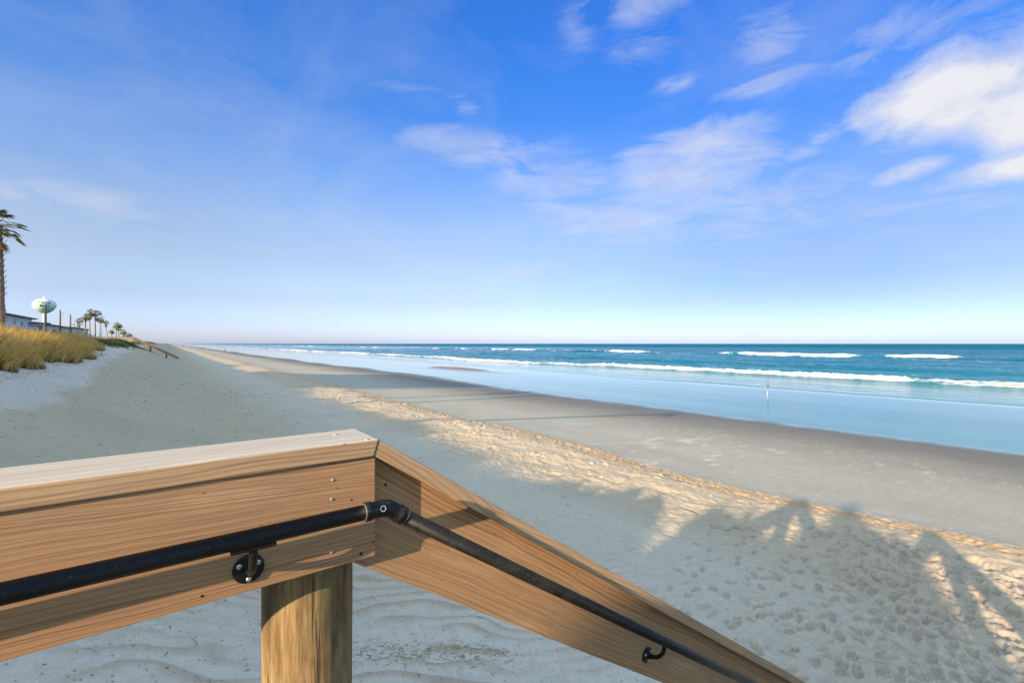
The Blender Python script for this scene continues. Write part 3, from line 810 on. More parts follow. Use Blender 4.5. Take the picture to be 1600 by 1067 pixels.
def grow(n, y0, y1, depth, pw, h0, h1, w, pal, wts, lean, bend=.55, skip_walk=True):
    x, y = scatter(n, y0, y1, depth, pw)
    d = fbm(x / 1.1, y / 1.4, 210, 3)
    k = (d + RNG.uniform(-.5, .5, n)) > -.28
    if skip_walk: k &= ~((np.abs(y - .05) < 1.15))
    # ragged front edge: shorter, sparser
    e = (edge_x(y) - x)
    k &= RNG.uniform(0, 1, n) < np.clip(.35 + e * 1.2, 0, 1)
    x, y, e = x[k], y[k], e[k]; n = len(x)
    hh = RNG.uniform(h0, h1, n) * np.clip(.55 + .35 * e, 0, 1) * (1 + .22 * fbm(x / 2, y / 2, 211, 2) + .30 * fbm(x / .4, y / .5, 212, 2))
    return blades('g', x, y, hh, w, pick(pal, wts, n, x, y), lean, M['blade'], bend=bend)
# visible golden bank
parts.append(grow(72000, 12, 51, 3.4, 1.1, .5, 1.14, .028, GOLD, [1.5, 2.5, 4, 4, 2.5, 1.0], .35))
parts.append(grow(38000, 12, 52, 1.9, 1.6, .18, .5, .024, BROWN, [3, 3, 2, 2], .6, .3))
parts.append(grow(14000, 12, 44, 4, 1.5, .3, .75, .012, GREEN, [2, 3, 3, 3], .45))
# tall seed stalks
parts.append(grow(24000, 12, 44, 9, .7, .3, .7, .016, GOLD, [1.5, 2.5, 4, 4, 2.5, 1.0], .35))
parts.append(grow(900, 12, 42, 3.5, 1, 1.0, 1.35, .012, [(.55, .40, .20), (.50, .33, .14)], [1, 1], .2, .5))
# darker green growth farther along, and the crest by the boardwalk
parts.append(grow(26000, 46, 84, 5, 1.2, .15, .45, .022, GREEN, [3, 3, 3, 1], .5))
parts.append(grow(46000, -14, 14, 5.0, 1.1, .4, .95, .024, GOLD + GREEN, [2, 2, 2, 2, 1, 1, 1, 1, 1, 1], .35))
parts.append(grow(24000, 84, 240, 9, 1.2, .2, .6, .05, GREEN + GOLD[3:4], [3, 3, 3, 1, 1], .5))
parts.append(grow(9000, -40, -14, 7, 1.2, .5, 1.1, .03, GOLD + GREEN, [2, 2, 2, 2, 1, 1, 1, 1, 1, 1], .35))
o = 0; vs = []; qs = []; cs = []
for v, q, c in parts:
    vs.append(v); qs.append(q + o); cs.append(c); o += len(v)
grass = np_mesh('dune_grass', np.concatenate(vs), np.concatenate(qs), M['blade'], attrs={'bladecol': ('FLOAT_COLOR', np.concatenate(cs))})
tag(grass, 'golden and green dune grass along the crest of the dune', 'grass', kind='stuff')

# dried roots, twigs and pebbles scattered over the sand
def litter():
    P = []; F = []; cs = []                              # P rows: anchor x, anchor y, height above the sand
    PAL = [(.10, .075, .05), (.14, .10, .07), (.22, .16, .11), (.09, .085, .08), (.32, .26, .19)]
    def put(ps, fs, c):
        b = len(P); P.extend(ps); F.extend([tuple(i + b for i in f) for f in fs]); cs.extend([(*c, 1)] * len(ps))
    for i in range(3000):
        q = random.random()
        if q < .62: x = random.uniform(-4.0, 6.5); y = random.uniform(5, 40)
        elif q < .80: x = random.uniform(-4.5, -3.6); y = random.uniform(13, 45)
        elif q < .92: x = random.uniform(7, 12); y = random.uniform(2, 40)
        else: x = random.uniform(-1, 4); y = random.uniform(3, 6.5)
        dist = math.hypot(x, y); c = random.choice(PAL)
        if random.random() < .75:
            s = random.uniform(.0025, .0075) * (1 + dist / 13) * (2.0 if random.random() < .06 else 1)
            pts = [(x + math.cos(a) * s * random.uniform(.6, 1.3), y + math.sin(a) * s * random.uniform(.5, 1.1), random.uniform(-.1, .4) * s) for a in (0, 1.1, 2.2, 3.2, 4.2, 5.2)]
            pts += [(x, y, s * random.uniform(.6, 1.0)), (x, y, -s * .5)]
            put(pts, [(k, (k + 1) % 6, 6) for k in range(6)] + [((k + 1) % 6, k, 7) for k in range(6)], c)
        else:
            L = random.uniform(.03, .13) * (1 + dist / 40); w = random.uniform(.0006, .0014) * (1 + dist / 9)
            a = random.uniform(0, 6.3); bd = random.uniform(-.8, .8); pts = []; fs = []; cx, cy = x, y
            for k in range(4):
                aa = a + bd * k / 3
                if k: cx += math.cos(aa) * L / 3; cy += math.sin(aa) * L / 3
                nx, ny = -math.sin(aa) * w, math.cos(aa) * w; h = w * .6 + L * .10 * math.sin(k)
                pts += [(cx + nx, cy + ny, h), (cx - nx, cy - ny, h), (cx, cy, h + 1.5 * w)]
            for k in range(3):
                for j in range(3):
                    j2 = (j + 1) % 3; fs += [(3*k+j, 3*k+j2, 3*k+3+j2), (3*k+j, 3*k+3+j2, 3*k+3+j)]
            put(pts, fs, c)
    # straw gathered in drifts under the sloping rail
    for i in range(420):
        u = random.random(); x = 1.3 + 1.3 * u + random.gauss(0, .12); y = 4.1 - .55 * u + random.gauss(0, .10)
        L = random.uniform(.02, .07); w = random.uniform(.0008, .0016); a = random.gauss(-.4, .7)
        c = random.choice(((.42, .33, .20), (.34, .25, .15), (.24, .17, .11)))
        dx, dy = math.cos(a) * L, math.sin(a) * L; nx, ny = -math.sin(a) * w, math.cos(a) * w
        put([(x - nx, y - ny, .001), (x + nx, y + ny, .001), (x, y, .003), (x + dx - nx, y + dy - ny, .004), (x + dx + nx, y + dy + ny, .004), (x + dx, y + dy, .007)],
            [(0, 1, 4), (0, 4, 3), (1, 2, 5), (1, 5, 4), (2, 0, 3), (2, 3, 5)], c)
    # larger clods on the berm
    for i in range(170):
        y = random.uniform(2, 34); x = random.uniform(8.6, 11.4); s = random.choice((.015, .02, .03, .04, .07)) * random.uniform(.7, 1.4)
        pts = [(x + math.cos(a * .785) * s * random.uniform(.6, 1.4), y + math.sin(a * .785) * s * 1.5 * random.uniform(.6, 1.4), random.uniform(-.2, .1) * s) for a in range(8)]
        pts += [(x + math.cos(a * .785) * s * .6 * random.uniform(.5, 1.3), y + math.sin(a * .785) * s * .8 * random.uniform(.5, 1.3), random.uniform(.25, .65) * s) for a in range(8)]
        pts.append((x, y, .55 * s))
        put(pts, [q for k in range(8) for q in ((k, (k+1) % 8, 8 + (k+1) % 8), (k, 8 + (k+1) % 8, 8 + k), (8 + k, 8 + (k+1) % 8, 16))], random.choice(((.50, .42, .32), (.36, .28, .20), (.56, .47, .36))))
    A = np.array(P); A[:, 2] += height(A[:, 0], A[:, 1])
    m, nt, p = new_mat('dry_litter')
    nt.links.new(nd(nt, 'ShaderNodeAttribute', attribute_name='bladecol').outputs['Color'], p.inputs['Base Color']); setin(p, Roughness=.9)
    return np_mesh('beach_litter', A, np.array(F), m, attrs={'bladecol': ('FLOAT_COLOR', np.array(cs))})
tag(litter(), 'dark twigs, pebbles and clods strewn over the sand', 'litter', kind='stuff')

# ------------------------------------------------------------------ PALMS
M['frond'] = leaf_mat('palm_frond', .25)
def trunk_mat():
    m, nt, p = new_mat('palm_trunk')
    tc = nd(nt, 'ShaderNodeTexCoord').outputs['Object']
    n = noise(nt, mapping(nt, tc, (5, 5, 9)), 1.0, 5, .65)
    nt.links.new(ramp(nt, n, [(.3, (.10, .07, .05)), (.55, (.28, .20, .14)), (.75, (.42, .31, .22))]), p.inputs['Base Color'])
    setin(p, Roughness=.9); nt.links.new(bump(nt, n, .8, .03), p.inputs['Normal'])
    return m
M['trunk'] = trunk_mat()
def trunk_mb(h, r, seed, boots=True, lean=(0, 0), curve=0.0):
    rr = random.Random(seed); b = MB()
    pts = []; rad = []
    n = max(8, int(h / .28))
    for k in range(n + 1):
        t = k / n
        pts.append((lean[0] * t**1.6 + curve * math.sin(t * 3), lean[1] * t**1.6, h * t))
        rad.append(r * (1.25 - .35 * t) * (1 + .05 * rr.uniform(-1, 1)))
    b.tube(pts, rad, 10)
    if boots:                         # stubs of old frond bases, crossing up the trunk
        k = 0; z = h * .30
        while z < h * .99:
            t = z / h; cx = lean[0] * t**1.6 + curve * math.sin(t * 3); cy = lean[1] * t**1.6
            for q in range(3):
                a = k * 1.05 + q * 2.094
                ro = r * .95; d = Vector((math.cos(a), math.sin(a), 0)); s = Vector((-math.sin(a), math.cos(a), 0))
                p0 = Vector((cx, cy, z)) + d * ro * .8; L = r * rr.uniform(.7, 1.35) * (.55 + .6 * t)
                tip = p0 + d * L * .75 + Vector((0, 0, L * 1.2)); w = r * .32
                b.add([p0 - s * w, p0 + s * w, p0 + Vector((0, 0, -w * 1.2)), tip - s * w * .5, tip + s * w * .5, tip - d * w * .5],
                      [(0, 1, 4, 3), (1, 2, 4), (2, 0, 3), (3, 4, 5), (2, 4, 5), (2, 5, 3)])
            z += r * .85; k += 1
    return b
def crown_mesh(seed, nf, leaf, size, wind, wamt=.8, dead=3):
    """fan-palm crown: each frond is a petiole and a fan of separate leaflets, blown downwind"""
    rr = random.Random(seed); V = []; F = []; Cc = []
    wv = Vector((wind[0], wind[1], 0)).normalized()
    def tri(ps, fs, c):
        b = len(V); V.extend([tuple(p) for p in ps]); F.extend([tuple(i + b for i in f) for f in fs]); Cc.extend([(*c, 1)] * len(ps))
    for i in range(nf):
        a = i * 2.399 + rr.uniform(-.3, .3)
        e = math.radians(rr.uniform(-35, 75)) if i >= dead else math.radians(rr.uniform(-75, -45))
        d = Vector((math.cos(a) * math.cos(e), math.sin(a) * math.cos(e), math.sin(e)))
        d = (d + wv * wamt * rr.uniform(.5, 1.2)).normalized()
        pl = size * rr.uniform(.42, .72)
        p0 = Vector((0, 0, rr.uniform(-.15, .1) * size)); droop = Vector((0, 0, -.12 * size))
        p1 = p0 + d * pl * .5; p2 = p0 + d * pl + droop * .6
        s = d.cross(Vector((0, 0, 1)))
        if s.length < .05: s = Vector((1, 0, 0))
        s.normalize(); up = s.cross(d).normalized()
        g = rr.uniform(.75, 1.3)
        c = (.105 * g, .14 * g, .05 * g) if i >= dead else (.17 * g, .12 * g, .06 * g)
        if rr.random() < .40: c = (.30 * g, .25 * g, .09 * g)
        w = .018 * size
        pc = (.16, .14, .05)
        for A, B in ((p0, p1), (p1, p2)):
            tri([A - s * w, A + s * w, B + s * w, B - s * w, A + up * w, B + up * w], [(0, 1, 2, 3), (0, 4, 5, 3), (1, 4, 5, 2)], pc)
        fd = (d + Vector((0, 0, -.35)) + wv * .35 * wamt).normalized(); fs_ = fd.cross(up).normalized(); fu = fs_.cross(fd).normalized()
        L = size * rr.uniform(.42, .60)
        for k in range(leaf):
            q = (k / (leaf - 1) - .5) * math.radians(rr.uniform(150, 190))
            ld = (fd * math.cos(q) + fs_ * math.sin(q) + fu * .15 * abs(math.sin(q))).normalized()
            ld = (ld + wv * .28 * wamt).normalized()
            ls = ld.cross(fu)
            if ls.length < .05: continue
            ls.normalize(); ll = L * (1 - .28 * abs(math.sin(q))) * rr.uniform(.85, 1.1); lw = L * 1.3 / leaf
            m1 = p2 + ld * ll * .55; t1 = p2 + ld * ll * .9 + Vector((0, 0, -.22 * ll)) + wv * .1 * ll
            cc = tuple(x * rr.uniform(.8, 1.25) for x in c)
            tri([p2, m1 - ls * lw + fu * lw * .2, m1 + ls * lw + fu * lw * .2, t1, m1 - fu * lw * .35], [(0, 1, 4), (0, 4, 2), (1, 3, 4), (4, 3, 2)], cc)
    # spear leaves and fibre at the heart
    me = bpy.data.meshes.new('crown'); me.from_pydata(V, [], F)
    at = me.attributes.new('bladecol', 'FLOAT_COLOR', 'POINT'); at.data.foreach_set('color', np.array(Cc, dtype=np.float32).ravel())
    me.materials.append(M['frond']); me.update()
    return me
WIND = (.80, -.60)
def palm(name, x, y, h, r, crown, seed, label, size=1.0, lean=(0, 0), group=None, boots=True, rz=0, base=None, curve=0.0):
    z = H(x, y) - .15 if base is None else base
    t = empty(name, (x, y, z))
    tag(t, label, 'palm tree', group)
    trunk_mb(h, r, seed, boots, lean, curve).build('trunk', M['trunk'], t, smooth=False, fix=True)
    c = bpy.data.objects.new('crown', crown); col.objects.link(c); c.parent = t
    c.location = (lean[0] + curve * math.sin(3), lean[1], h); c.scale = (size,) * 3; c.rotation_euler = (0, 0, rz)
    return t
near_crown = crown_mesh(11, 17, 22, 1.75, WIND, .85)
mid_a = crown_mesh(12, 32, 12, 1.5, WIND, .75); mid_b = crown_mesh(13, 30, 12, 1.5, WIND, .9); mid_c = crown_mesh(14, 24, 11, 1.5, WIND, .6, dead=5)
GP = 'palm trees along the dune'
# heading helper: where a line at shore distance X meets an image column, used once to lay out the row
F2 = (math.sin(R(HEAD)), math.cos(R(HEAD))); R2 = (math.cos(R(HEAD)), -math.sin(R(HEAD)))
def row(px, xline):
    u = (px - 800) / 711.0
    k = F2[0] + R2[0] * u; d = xline / k
    return xline, (F2[1] + R2[1] * u) * d, d
x, y, d_ = row(0, -6.6)
palm('palm_tree', x, y, EYE + (537 - 352) / 711 * d_ - (H(x, y) - .15), .165, near_crown, 1, 'tall windblown palm at the left edge with its ragged trunk rising from the golden grass', .58, lean=(-.10, .1), group=None)
# two more just out of the picture that shade the flat beach, and a leaning one
palm('palm_tree', -8.5, 25.2, 6.3, .20, mid_a, 2, 'palm standing on the dune beyond the left edge of the picture', .8, boots=False)
palm('palm_tree', -9.0, 22.0, 6.4, .20, mid_b, 3, 'windblown palm on the dune nearest the tall palm, out of the frame', .7, boots=False)
palm('palm_tree', -9.0, 15.3, 6.2, .13, mid_c, 4, 'slender palm leaning far over the dune, out of the frame', .35, lean=(0, -7.6), boots=False)
SPEC = [  # px, top y, trunk r, crown, size, label
    (122, 499, .14, 'b', .62, 'short palm with a sparse blown crown, just left of the tall palm clump'),
    (134, 492, .30, 'c', .62, 'stout shaggy-trunked palm with a thin crown, left end of the tall clump'),
    (141, 485, .23, 'a', .78, 'tall smooth reddish-trunked palm, second in the tall clump'),
    (149, 487, .31, 'b', .92, 'tallest palm with knobbly trunk and widest crown in the middle of the clump'),
    (156, 496, .22, 'c', .66, 'slim lower palm at the right end of the tall clump'),
    (169, 502, .20, 'b', .66, 'lone leaning palm between the tall clump and the short clump'),
    (175.5, 515, .24, 'c', .62, 'short squat palm beside the lone leaning palm'),
    (181, 505, .27, 'a', .95, 'bushy palm, leftmost of the short clump above the distant walkover'),
    (185.5, 508, .27, 'b', .85, 'palm with drooping crown, right one of the short clump'),
    (193, 516, .27, 'a', .95, 'small distant palm right of the short clump'),
    (199, 521, .27, 'c', .9, 'smaller distant palm, second last before the stairs'),
    (203.5, 523, .25, 'b', .8, 'smallest and farthest palm, just above the stair head'),
]
for i, (px, ty, r, cr, s, lab) in enumerate(SPEC):
    x, y, d_ = row(px, -18.0)
    zt = EYE + (537 - ty) / 711 * d_ - .75 * s; r *= .5; s *= 1.35
    b = H(x, y) - .1
    palm('palm_tree', x, y, zt - b, r, {'a': mid_a, 'b': mid_b, 'c': mid_c}[cr], 20 + i, lab, s, lean=((-.9, .3) if i == 5 else (random.uniform(-.3, .3), 0)), group=GP, boots=(r > .26), rz=random.uniform(-.4, .4))

# ------------------------------------------------------------------ shrubs behind the grass
def shrub(x, y, w, l, h, seed, label, n=1400, leaf=.09, cols=GREEN, chmin=.45):
    rr = np.random.default_rng(seed)
    t = empty('dune_shrub', (x, y, H(x, y)))
    tag(t, label, 'shrub', 'shrubs on the dune')
    k = rr.integers(0, 9, n); cx = rr.uniform(-.75, .75, 9) * w; cy = (np.linspace(-.75, .75, 9) if chmin > .8 else rr.uniform(-.75, .75, 9)) * l; ch = rr.uniform(chmin, 1.0, 9) * h; cr = rr.uniform(.28, .5, 9)
    d = rr.normal(size=(n, 3)); d /= np.linalg.norm(d, axis=1)[:, None]
    rad = rr.uniform(.55, 1.05, n)[:, None]
    ctr = np.stack([cx[k], cy[k], ch[k] * .6], -1)
    P = ctr + d * rad * np.stack([cr[k] * w, cr[k] * l, ch[k] * .42], -1)
    P[:, 2] = np.abs(P[:, 2])
    u = rr.normal(size=(n, 3)); u /= np.linalg.norm(u, axis=1)[:, None]
    v = np.cross(u, d); v /= np.linalg.norm(v, axis=1)[:, None] + 1e-6
    s = leaf * rr.uniform(.6, 1.4, n)[:, None]
    V = np.stack([P - u * s * 1.5, P - v * s * .55, P + u * s * 1.5, P + v * s * .55], 1).reshape(-1, 3)
    q = np.arange(4 * n).reshape(n, 4)
    c = np.array(cols)[rr.integers(0, len(cols), n)] * rr.uniform(.6, 1.3, (n, 1))
    C4 = np.repeat(np.concatenate([c, np.ones((n, 1))], 1), 4, axis=0)
    np_mesh('foliage', V, q, M['frond'], attrs={'bladecol': ('FLOAT_COLOR', C4)}, parent=t)
    b = MB()
    for i in range(9):
        b.tube([(cx[i] * .3, cy[i] * .3, -.2), (cx[i] * .7, cy[i] * .7, ch[i] * .35), (cx[i], cy[i], ch[i] * .75)], [.05, .035, .015], 6)
    b.build('stem', M['trunk'], t)
    return t
DG = [(.035, .06, .025), (.05, .075, .03), (.07, .085, .04), (.09, .08, .05)]
for i, (px, xl, w, l, h, lab) in enumerate((
        (63, -17, 1.4, 3.2, 3.0, 'rounded dark shrub in front of the second condominium, left of the tall pole foot'),
        (80, -17, 1.1, 2.2, 3.1, 'upright brownish shrub just right of the tall pole, before the condominium'),
        (88, -15, 1.2, 4, 1.9, 'low dark shrub between the first and second thin poles'),
        (112, -14, 1.6, 5, 1.7, 'dark green shrub below the small windblown palm'),
        (122, -12, 2.0, 6, 1.5, 'low green mound before the stout shaggy palm'),
        (6, -10, 1.3, 2.2, 2.2, 'dark bush at the foot of the tall left palm'))):
    x, y, d_ = row(px, xl)
    shrub(x, y, w, l, h, 300 + i, lab, cols=DG, leaf=.16 if i < 5 else .10, n=1500)
for i, (x, y, w, l, h) in enumerate(((-11.6, -3.5, 1.0, .92, 8.15), (-11.8, -1.42, 1.0, .66, 7.85), (-12.0, .6, 1.1, 1.1, 7.55), (-11.2, 2.9, 1.4, 1.7, 7.0), (-5.5, -1.85, .9, .60, 6.15), (-6.6, 2.3, .9, .60, 6.0))):  # unseen bushes added and sized to shade the sand by the stairs
    shrub(x, y, w, l, h - H(x, y), 330 + i, ('broad sea grape bush added to block sun at the inland end of the boardwalk, out of frame', 'tallest sea grape bush added to block sun at the inland end of the boardwalk, out of frame', 'sea grape bush added to block sun square behind the boardwalk, out of frame', 'rounded sea grape bush added to block sun on the beachward side of the boardwalk end, out of frame', 'narrow bush added to block sun close against the far rail of the boardwalk, out of frame', 'narrow bush added to block sun close against the near rail of the boardwalk, out of frame')[i], cols=DG, leaf=.17 if i < 4 else .11, n=7000, chmin=.86)
nb = empty('sun_block_board', (-5.5, -.5, EYE + ZD)); tag(nb, 'blank wooden board added to block sun on the boardwalk inland, out of frame', 'sun blocker')  # unseen board added to close sunlit slits on the sand
for yy in (-.40, .40): MB().box((-.045, yy - .045, 0), (.045, yy + .045, 1.98)).build('post', M['board'], nb, bevel=.004)
MB().box((.047, -.46, .45), (.072, .44, 2.03)).build('panel', M['deck'], nb, bevel=.003)
# dark vines trailing over the crest before the distant walkover
vx, vy = [], []
for a, b_, n in (((-8.4, 72), (-3.9, 79.5), 5200), ((-7.5, 50), (-4.6, 66), 3200)):
    t = RNG.uniform(0, 1, n); vx.append(a[0] + (b_[0] - a[0]) * t + RNG.normal(0, .55, n)); vy.append(a[1] + (b_[1] - a[1]) * t + RNG.normal(0, 1.4, n))
vx = np.concatenate(vx); vy = np.concatenate(vy); n = len(vx)
v_, q_, c_ = blades('v', vx, vy, RNG.uniform(.12, .5, n), .09, pick(GREEN[:3], [3, 3, 2], n), .9, M['blade'], bend=.1)
tag(np_mesh('dune_vine', v_, q_, M['blade'], attrs={'bladecol': ('FLOAT_COLOR', c_)}), 'dark green creeping vines below the distant wooden walkover', 'ground cover', kind='stuff')

# ------------------------------------------------------------------ DISTANT WALKOVER
def walkover(x0, y0):
    t = empty('wooden_walkover', (x0, y0, H(x0, y0)))
    tag(t, 'distant wooden dune walkover with stairs running down to the sand', 'walkover')
    zr = 5.93 - H(x0, y0)                               # rail top above the root
    xe = 5.0; sl = .575
    wl = MB()
    for yy in (0, 1.9): wl.box((-9, yy - .05, zr - .06), (0.05, yy + .13, zr))
    wl.build('rail_cap', M['pale'], t)
    for yy in (0.02, 1.92):
        b = MB().box((-9, yy, zr - .32), (0, yy + .05, zr - .062)); b.build('rail_board', M['pale'], t)
        b = MB().box((-9, yy, zr - .62), (0, yy + .05, zr - .42)); b.build('rail_board', M['pale'], t)
        b = MB().prism_xz([(0.06, zr), (0.06, zr - .34), (xe, zr - .34 - sl * xe), (xe, zr - sl * xe)], yy - .03, yy + .09); b.build('rail_board', M['board'], t)
        b = MB().prism_xz([(0.06, zr - 1.0), (0.06, zr - 1.3), (xe - .6, zr - 1.3 - sl * (xe - .6)), (xe - .6, zr - 1.0 - sl * (xe - .6))], yy, yy + .06); b.build('stringer', M['board'], t)
        for xx in (-8, -5.5, -2.8, -.1): 
            MB().tube([(xx, yy + .16, -1.6), (xx, yy + .16, zr - .065)], .11, 12).build('post', M['pile'], t)
        for xx in (1.8, 3.6):
            MB().tube([(xx, yy + .16, zr - sl * xe - 1.8), (xx, yy + .16, zr - .06 - sl * xx)], .10, 12).build('post', M['pile'], t)
    b = MB(); xx = -9.0
    while xx < -.02:
        b.box((xx, 0.05, zr - 1.09), (xx + .138, 1.95, zr - 1.05)); xx += .145
    b.build('deck_board', M['deck'], t)
    b = MB()
    for k in range(16):
        b.box((.05 + k * .29, .06, zr - 1.10 - (k + 1) * .29 * sl), (.33 + k * .29, 1.9, zr - 1.05 - (k + 1) * .29 * sl))
    b.build('stair_tread', M['deck'], t)
walkover(-3.95, 81)

# ------------------------------------------------------------------ BUILDINGS
M['wall'] = plain('pale_blue_stucco', (.76, .80, .80), .85, .06, .8)
M['wallw'] = plain('white_stucco', (.78, .78, .76), .85, .05, .8)
M['roof'] = plain('grey_shingle', (.13, .145, .16), .9, .3, 3)
M['trim'] = plain('white_trim', (.75, .76, .76), .6, .04)
M['glass'] = plain('window_glass', (.16, .23, .28), .15, .3, .4)
M['railm'] = plain('balcony_rail', (.66, .72, .75), .6, .05)
M['concrete'] = plain('balcony_slab', (.62, .66, .68), .8, .06, 2)
def condo(y0, y1, x_front, depth, z_top, label, storeys=2, bays=None, wall='wall', hip=True, z0=None):
    z0 = H(x_front, y0) if z0 is None else z0
    t = empty('condominium', (x_front, y0, z0)); tag(t, label, 'building', 'beachfront condominiums')
    L = y1 - y0; h = z_top - z0 - (1.2 if hip else .35)
    MB().box((-depth, 0, -.5), (0, L, h)).build('wall', M[wall], t)
    rb = MB(); ov = .9
    if hip:
        a = [(-depth - ov, -ov, h), (ov, -ov, h), (ov, L + ov, h), (-depth - ov, L + ov, h)]; rz = h + 1.2; k = depth * .42
        rb.add(a + [(p[0], p[1], h - .28) for p in a] + [(-depth / 2, k, rz), (-depth / 2, L - k, rz)],
               [(0, 1, 8), (1, 2, 9, 8), (2, 3, 9), (3, 0, 8, 9), (4, 5, 1, 0), (5, 6, 2, 1), (6, 7, 3, 2), (7, 4, 0, 3), (7, 6, 5, 4)])
    else: rb.box((-depth - .5, -.5, h), (.7, L + .5, h + .35))
    rb.build('roof', M['roof'], t)
    bays = bays or max(2, int(L / 5.5)); bl = L / bays; sh = h / storeys
    for s in range(storeys):
        zf = s * sh
        for b in range(bays):
            yc = (b + .5) * bl
            f = MB()
            for a, c in (((.0, yc - 1.25, zf + .30), (.08, yc - 1.15, zf + sh - .5)), ((.0, yc + 1.15, zf + .30), (.08, yc + 1.25, zf + sh - .5)), ((.0, yc - 1.15, zf + sh - .6), (.08, yc + 1.15, zf + sh - .5)), ((0, yc - .04, zf + .3), (.07, yc + .04, zf + sh - .6))):
                f.box(a, c)
            w = f.build('window', M['trim'], t)
            MB().box((-.02, yc - 1.15, zf + .3), (.03, yc + 1.15, zf + sh - .6)).build('pane', M['glass'], w)
        if s > 0:
            for b in range(0, bays):
                yc = (b + .5) * bl
                bo = MB().box((0.0, yc - 1.9, zf - .12), (1.5, yc + 1.9, zf + .06)).build('balcony', M['concrete'], t)
                r = MB().box((1.42, yc - 1.9, zf + 1.0), (1.5, yc + 1.9, zf + 1.08))
                for q in range(14): r.box((1.44, yc - 1.88 + q * .285, zf + .06), (1.48, yc - 1.84 + q * .285, zf + 1.0))
                for yy in (yc - 1.9, yc + 1.84): r.box((0.0, yy, zf + 1.0), (1.42, yy + .06, zf + 1.08)); r.box((1.42, yy, zf + .06), (1.5, yy + .06, zf + 1.0))
                r.build('balcony_rail', M['railm'], bo)
    # end wall windows
    for s in range(storeys):
        for k in (.3, .7):
            xx = -depth * k; zf = s * sh
            f = MB().box((xx - .7, -.07, zf + .9), (xx + .7, 0, zf + 1.0)).box((xx - .7, -.07, zf + 2.3), (xx + .7, 0, zf + 2.4)).box((xx - .7, -.07, zf + 1.0), (xx - .62, 0, zf + 2.3)).box((xx + .62, -.07, zf + 1.0), (xx + .7, 0, zf + 2.3))
            w = f.build('window', M['trim'], t)
            MB().box((xx - .62, -.03, zf + 1.0), (xx + .62, .02, zf + 2.3)).build('pane', M['glass'], w)
    return t
condo(128, 160, -27, 13, 12.4, 'pale blue condominium with grey hip roof behind the golden grass, nearest and leftmost', 2)
condo(163, 218, -27, 13, 11.6, 'long pale blue condominium under dark hip roof, behind the thin poles', 2)
condo(222, 262, -27.5, 12, 11.0, 'flat-roofed pale condominium, farthest of the row, beside the palm clump', 2, hip=False)
condo(158.5, 161.2, -24.6, 3, 10.2, 'small white stair tower between the first and second condominiums', 2, bays=1, wall='wallw', hip=False)
# out of the picture to the left: the blocks that shade the beach
condo(28, 50, -27, 13, 17.6, 'tall pale blue condominium beyond the left edge of the picture', 4)
condo(54, 82, -27, 13, 12.6, 'low wide pale condominium beyond the left edge, next to the taller block', 2)

